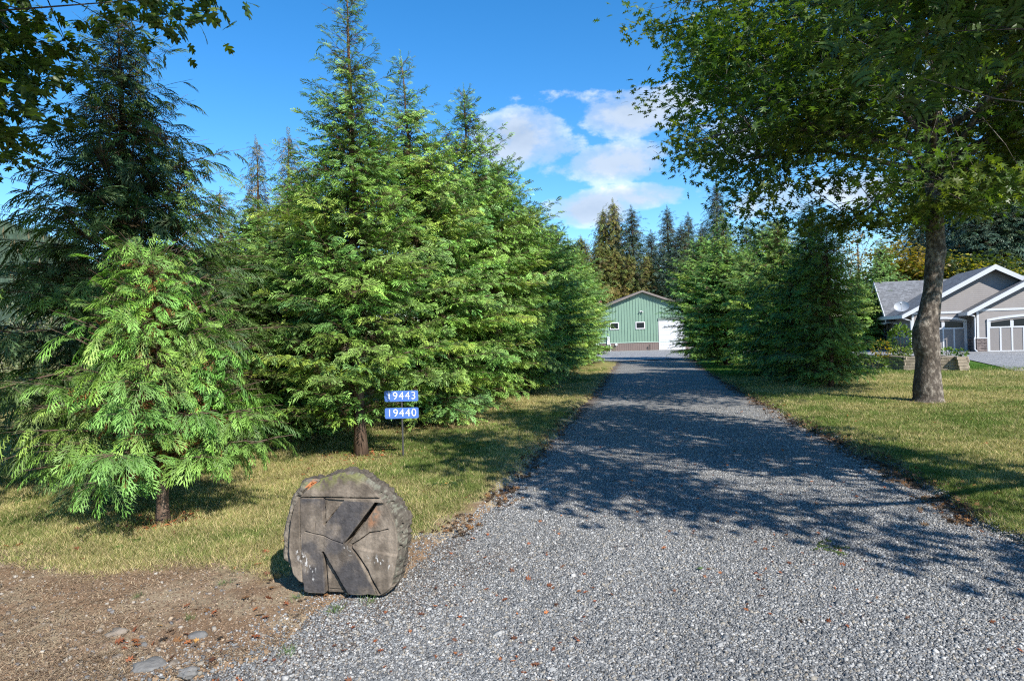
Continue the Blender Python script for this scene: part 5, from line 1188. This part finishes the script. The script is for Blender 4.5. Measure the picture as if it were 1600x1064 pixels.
    # downspouts and dish
    m = MB(); m.tube([(a2 - .55, -1.55, 2.42), (a2 - .2, -1.3, 2.32), (a2 - .13, -1.14, 2.2), (a2 - .13, -1.14, 1.0), (a2 - .2, -1.24, .85), (a2 - .2, -1.24, .2), (a2 - .1, -1.35, .05)], .045, 8)
    m.build('downspout', W, t); m = MB(); m.tube([(-.6, -.4, 2.3), (-.1, -.1, 2.15), (-.09, -.09, .1)], .045, 8); m.build('downspout', W, t)
    def wx(dc, wd, z0, z1_):
        m = MB(); f = .09
        for (a, b, c_, d_) in ((dc - wd, dc + wd, z0, z0 + f), (dc - wd, dc + wd, z1_ - f, z1_), (dc - wd, dc - wd + f, z0 + f, z1_ - f), (dc + wd - f, dc + wd, z0 + f, z1_ - f)): m.box(-.05, -.003, a, b, c_, d_)
        wn = m.build('window', W, t); m = MB(); m.box(-.03, -.004, dc - wd + f, dc + wd - f, z0 + f, z1_ - f); m.build('pane', GLS, wn)
    wx(8.6, .35, 1.0, 2.0); wx(7.0, .35, 1.0, 2.0); wx(4.2, .62, .95, 2.05); wx(1.4, .4, 1.0, 1.95)
    m = MB()
    for yy_ in np.arange(5.0, 11, .5): m.box(-1.6, -1.56, yy_, yy_ + .04, 0, .85)
    m.box(-1.61, -1.55, 4.9, 11.1, .82, .88); m.box(-1.6, -1.56, 4.9, 11.1, .15, .19); m.build('railing', BK, t)
    # satellite dish on the wing's roof slope
    d = thing('satellite_dish', 'grey oval satellite dish on the left roof slope of the house', 'satellite dish', (0, 0, 0))
    q = P(1409, 480, 44.0)
    d.location = (q[0], q[1], 0)
    bm = bmesh.new(); vs = []; zc = q[2]
    m = MB(); rings = []
    nrm = Vector((-.55, -.75, .38)).normalized(); ux = nrm.cross(Vector((0, 0, 1))).normalized(); uy = ux.cross(nrm)
    for a in range(7):
        rr_ = a / 6; rings.append([Vector((0, 0, zc)) + ux * math.cos(k_ * math.pi / 12) * .46 * rr_ + uy * math.sin(k_ * math.pi / 12) * .38 * rr_ + nrm * (.13 * rr_ * rr_) for k_ in range(24)])
    V_ = [tuple(v) for r_ in rings for v in r_] + [tuple(Vector(v) - nrm * .02) for r_ in rings for v in r_]; o_ = len(V_) // 2; F_ = []
    for a in range(6):
        for k_ in range(24):
            q_ = (a * 24 + k_, a * 24 + (k_ + 1) % 24, (a + 1) * 24 + (k_ + 1) % 24, (a + 1) * 24 + k_); F_.append(q_); F_.append(tuple(o_ + i_ for i_ in q_[::-1]))
    m.add(V_, F_); m.build('reflector', mat_plain('dish_grey', (.36, .38, .41), .5), d, smooth=True)
    c_ = Vector((0, 0, zc)); m = MB(); m.tube([tuple(c_ - uy * .34), tuple(c_ + nrm * .5 + uy * .05)], .018, 6); m.tube([tuple(c_ + nrm * .46 + uy * .03), tuple(c_ + nrm * .58 + uy * .08)], .06, 8); m.build('feed_arm', W, d)
    m = MB(); m.tube([tuple(c_ - nrm * .03), (.25, .35, zc - .35), (.35, .5, zc - .62)], .028, 6); m.build('mast', BK, d)
    bm.free()
build_house()

# ------------------------------------------------------------------ raised block planter
def build_planter():
    a, b, c = G(1376, 577), G(1412, 580), G(1514, 581); t = thing('planter', 'raised planter bed of stacked tan wall blocks right of the right row', 'planter', (b[0], b[1], 0))
    MB1 = mat_ledgestone('wall_block', ((.30, .245, .18), (.24, .20, .15), (.13, .10, .08)))
    A = Vector((a[0] - b[0], a[1] - b[1] + 1.2, 0)); C = Vector((c[0] - b[0], c[1] - b[1], 0)); n = 5; hgt = .115; rr = random.Random(5)
    MBL = mat_plain('tan_block', (.30, .25, .19), .9, var=.3, scale=5, bump=.8, bscale=18)
    D_ = Vector((C.x + .6, C.y + 2.4, 0)); corners = [A, Vector((0, 0, 0)), C, D_]
    m = MB()
    for k in range(n):
        for si in range(3):
            p0, p1 = corners[si], corners[si + 1]; L = (p1 - p0).length; u = (p1 - p0) / L; nrm = Vector((u.y, -u.x, 0)); s = -.02 + (.2 if k % 2 else 0) * 0
            inset = .022 * k; s = (.0 if k % 2 == 0 else -.21)
            while s < L - .02:
                e = min(s + .42, L + .02); s0 = max(s, 0.0)
                if e - s0 > .06:
                    pr = rr.uniform(0, .02); q0 = p0 + u * (s0 + .006) - nrm * inset + nrm * pr; q1 = p0 + u * (e - .006) - nrm * inset + nrm * pr; bk0, bk1 = q0 - nrm * .3, q1 - nrm * .3
                    z0_, z1_ = k * hgt + .004, (k + 1) * hgt - .006; ch = .014
                    m.add([(q0.x, q0.y, z0_), (q1.x, q1.y, z0_), (bk1.x, bk1.y, z0_), (bk0.x, bk0.y, z0_), (q0.x, q0.y, z1_ - ch), (q1.x, q1.y, z1_ - ch), (bk1.x, bk1.y, z1_), (bk0.x, bk0.y, z1_),
                           (q0.x - nrm.x * ch, q0.y - nrm.y * ch, z1_), (q1.x - nrm.x * ch, q1.y - nrm.y * ch, z1_)],
                          [(0, 3, 2, 1), (0, 1, 5, 4), (4, 5, 9, 8), (8, 9, 6, 7), (1, 2, 6, 9, 5), (2, 3, 7, 6), (3, 0, 4, 8, 7)])
                s = e
    m.build('block_wall', MBL, t)
    m = MB(); q = [A, Vector((0, 0, 0)), C, D_, Vector((A.x + .4, A.y + 2.2, 0))]; ctr_ = sum(q, Vector()) / 5
    m.prism([tuple((v + (ctr_ - v).normalized() * .16)[:2]) for v in q], 'z', .05, n * hgt - .06); m.build('soil', mat_plain('planter_soil', (.07, .05, .035), .95), t)
    def bush(off, r, h, n_, cols, lab, ls, seed, nm='garden_plant', zb=.5):
        rg2 = np.random.default_rng(seed); th = rg2.normal(0, 1, (n_, 3)); th /= np.linalg.norm(th, axis=1)[:, None]; p = th * rg2.uniform(.4, 1, (n_, 1)) ** .5 * np.array([r, r, h / 2]); p[:, 2] += h / 2
        V, T, Cc = place(LEAF_FAR, p, th + (0, 0, .2), rg2.normal(0, 1, (n_, 3)) + (0, 0, 1), ls * rg2.uniform(.6, 1.3, n_), np.array(cols)[rg2.integers(0, len(cols), n_)] * rg2.uniform(.7, 1.3, (n_, 1)))
        tt_ = thing(nm, lab, 'plant', (b[0] + off[0], b[1] + off[1], zb)); mesh_tris('foliage', V, T, M_LEAF, tt_, Cc)
        m = MB()
        for i in range(5):
            m.tube([(0, 0, -.05), (math.cos(i * 1.3) * r * .3, math.sin(i * 1.3) * r * .3, h * .5), (math.cos(i * 1.3) * r * .5, math.sin(i * 1.3) * r * .5, h * .8)], [.012, .009, .004], 5)
        m.build('stems', M_TWIG, tt_)
    GC = [(.12, .2, .04), (.09, .16, .035), (.15, .22, .05)]
    bush((-.1, 1.3), .38, .72, 260, [(.5, .34, .03), (.42, .28, .04), (.14, .18, .04), (.10, .15, .04)], 'yellow flowering plant at the left end of the block planter', .10, 1)
    bush((.55, 1.0), .35, .42, 200, [(.3, .34, .14), (.2, .25, .08), (.12, .18, .05)], 'low pale leafed plant beside the yellow flowers in the planter', .10, 2)
    bush((.78, 1.4), .48, 1.35, 520, GC, 'tall green leafy bush in the planter left of the oak trunk', .13, 3)
    bush((2.35, .9), .24, .30, 90, GC, 'small green plant in the planter right of the oak trunk', .12, 4); bush((3.0, 1.0), .2, .26, 80, GC, 'smallest green plant near the right end of the planter', .12, 5)
    p = G(1366, 585); bush((p[0] - b[0], p[1] - b[1]), .5, .62, 240, [(.12, .2, .05), (.2, .26, .09), (.3, .34, .2)], 'leafy plant on the lawn at the left end of the block planter', .11, 6, 'garden_plant', .02)
build_planter()

# ------------------------------------------------------------------ wooded hill at the far left, woods behind
def build_hill():
    X_ = np.linspace(-1500, -300, 90); Y_ = np.linspace(500, 1500, 60); A, B = np.meshgrid(X_, Y_); a, b = A.ravel(), B.ravel()
    ridge = 225 * np.exp(-((a + 980) / 360) ** 2) * np.exp(-((b - 1150) / 320) ** 2) + 30 * (fbm(a, b, .006, 5, 4) - .5)
    edge_ = sstep(-300, -420, a) * sstep(500, 600, b) * sstep(1500, 1400, b)
    z = np.maximum(0, ridge) * edge_ - 1
    i, j = np.meshgrid(np.arange(59), np.arange(89), indexing='ij'); Q = np.stack([i * 90 + j, i * 90 + j + 1, (i + 1) * 90 + j + 1, (i + 1) * 90 + j], -1).reshape(-1, 4)
    o = mesh_tris('hill', np.stack([a, b, z], -1), None, mat_plain('hill_cover', (.07, .10, .06), .95, var=.3, scale=.02), None, None, True, Q); tag(o, 'wooded hill far away at the left', kind='structure')  # distant haze put into the cover colour as a bluish green
    r_ = np.random.default_rng(4); n = 26000; x = r_.uniform(-1400, -500, n); y = r_.uniform(600, 1300, n)
    zz = 225 * np.exp(-((x + 980) / 360) ** 2) * np.exp(-((y - 1150) / 320) ** 2) + 30 * (fbm(x, y, .006, 5, 4) - .5); zz = np.maximum(0, zz) * sstep(-300, -420, x) * sstep(500, 600, y) - 3
    ok = np.abs(x / y + .82) < .16; x, y, zz = x[ok], y[ok], zz[ok]; n = len(x)
    th = np.arange(5) * 2 * math.pi / 5; h = r_.uniform(12, 24, n); r0 = h * .2
    ringv = np.stack([np.cos(th), np.sin(th), 0 * th], -1)[None] * r0[:, None, None] + np.stack([x, y, zz], -1)[:, None]
    V = np.concatenate([ringv, (np.stack([x, y, zz + h], -1))[:, None]], 1).reshape(-1, 3)
    T = (np.array([(k, (k + 1) % 5, 5) for k in range(5)])[None] + (np.arange(n) * 6)[:, None, None]).reshape(-1, 3)
    pal = np.array([(.055, .085, .06), (.07, .10, .065), (.05, .08, .055), (.14, .12, .07)]); c = pal[r_.choice(4, n, p=[.38, .32, .22, .08])] * r_.uniform(.8, 1.2, (n, 1))  # greens shifted toward blue, the haze is in the colour
    tag(mesh_tris('far_wood', V, T, mat_attr('far_wood', .95, .05), None, np.repeat(c, 6, 0)), 'conifer wood covering the far hill, with blue haze put into its green', kind='stuff')
build_hill()
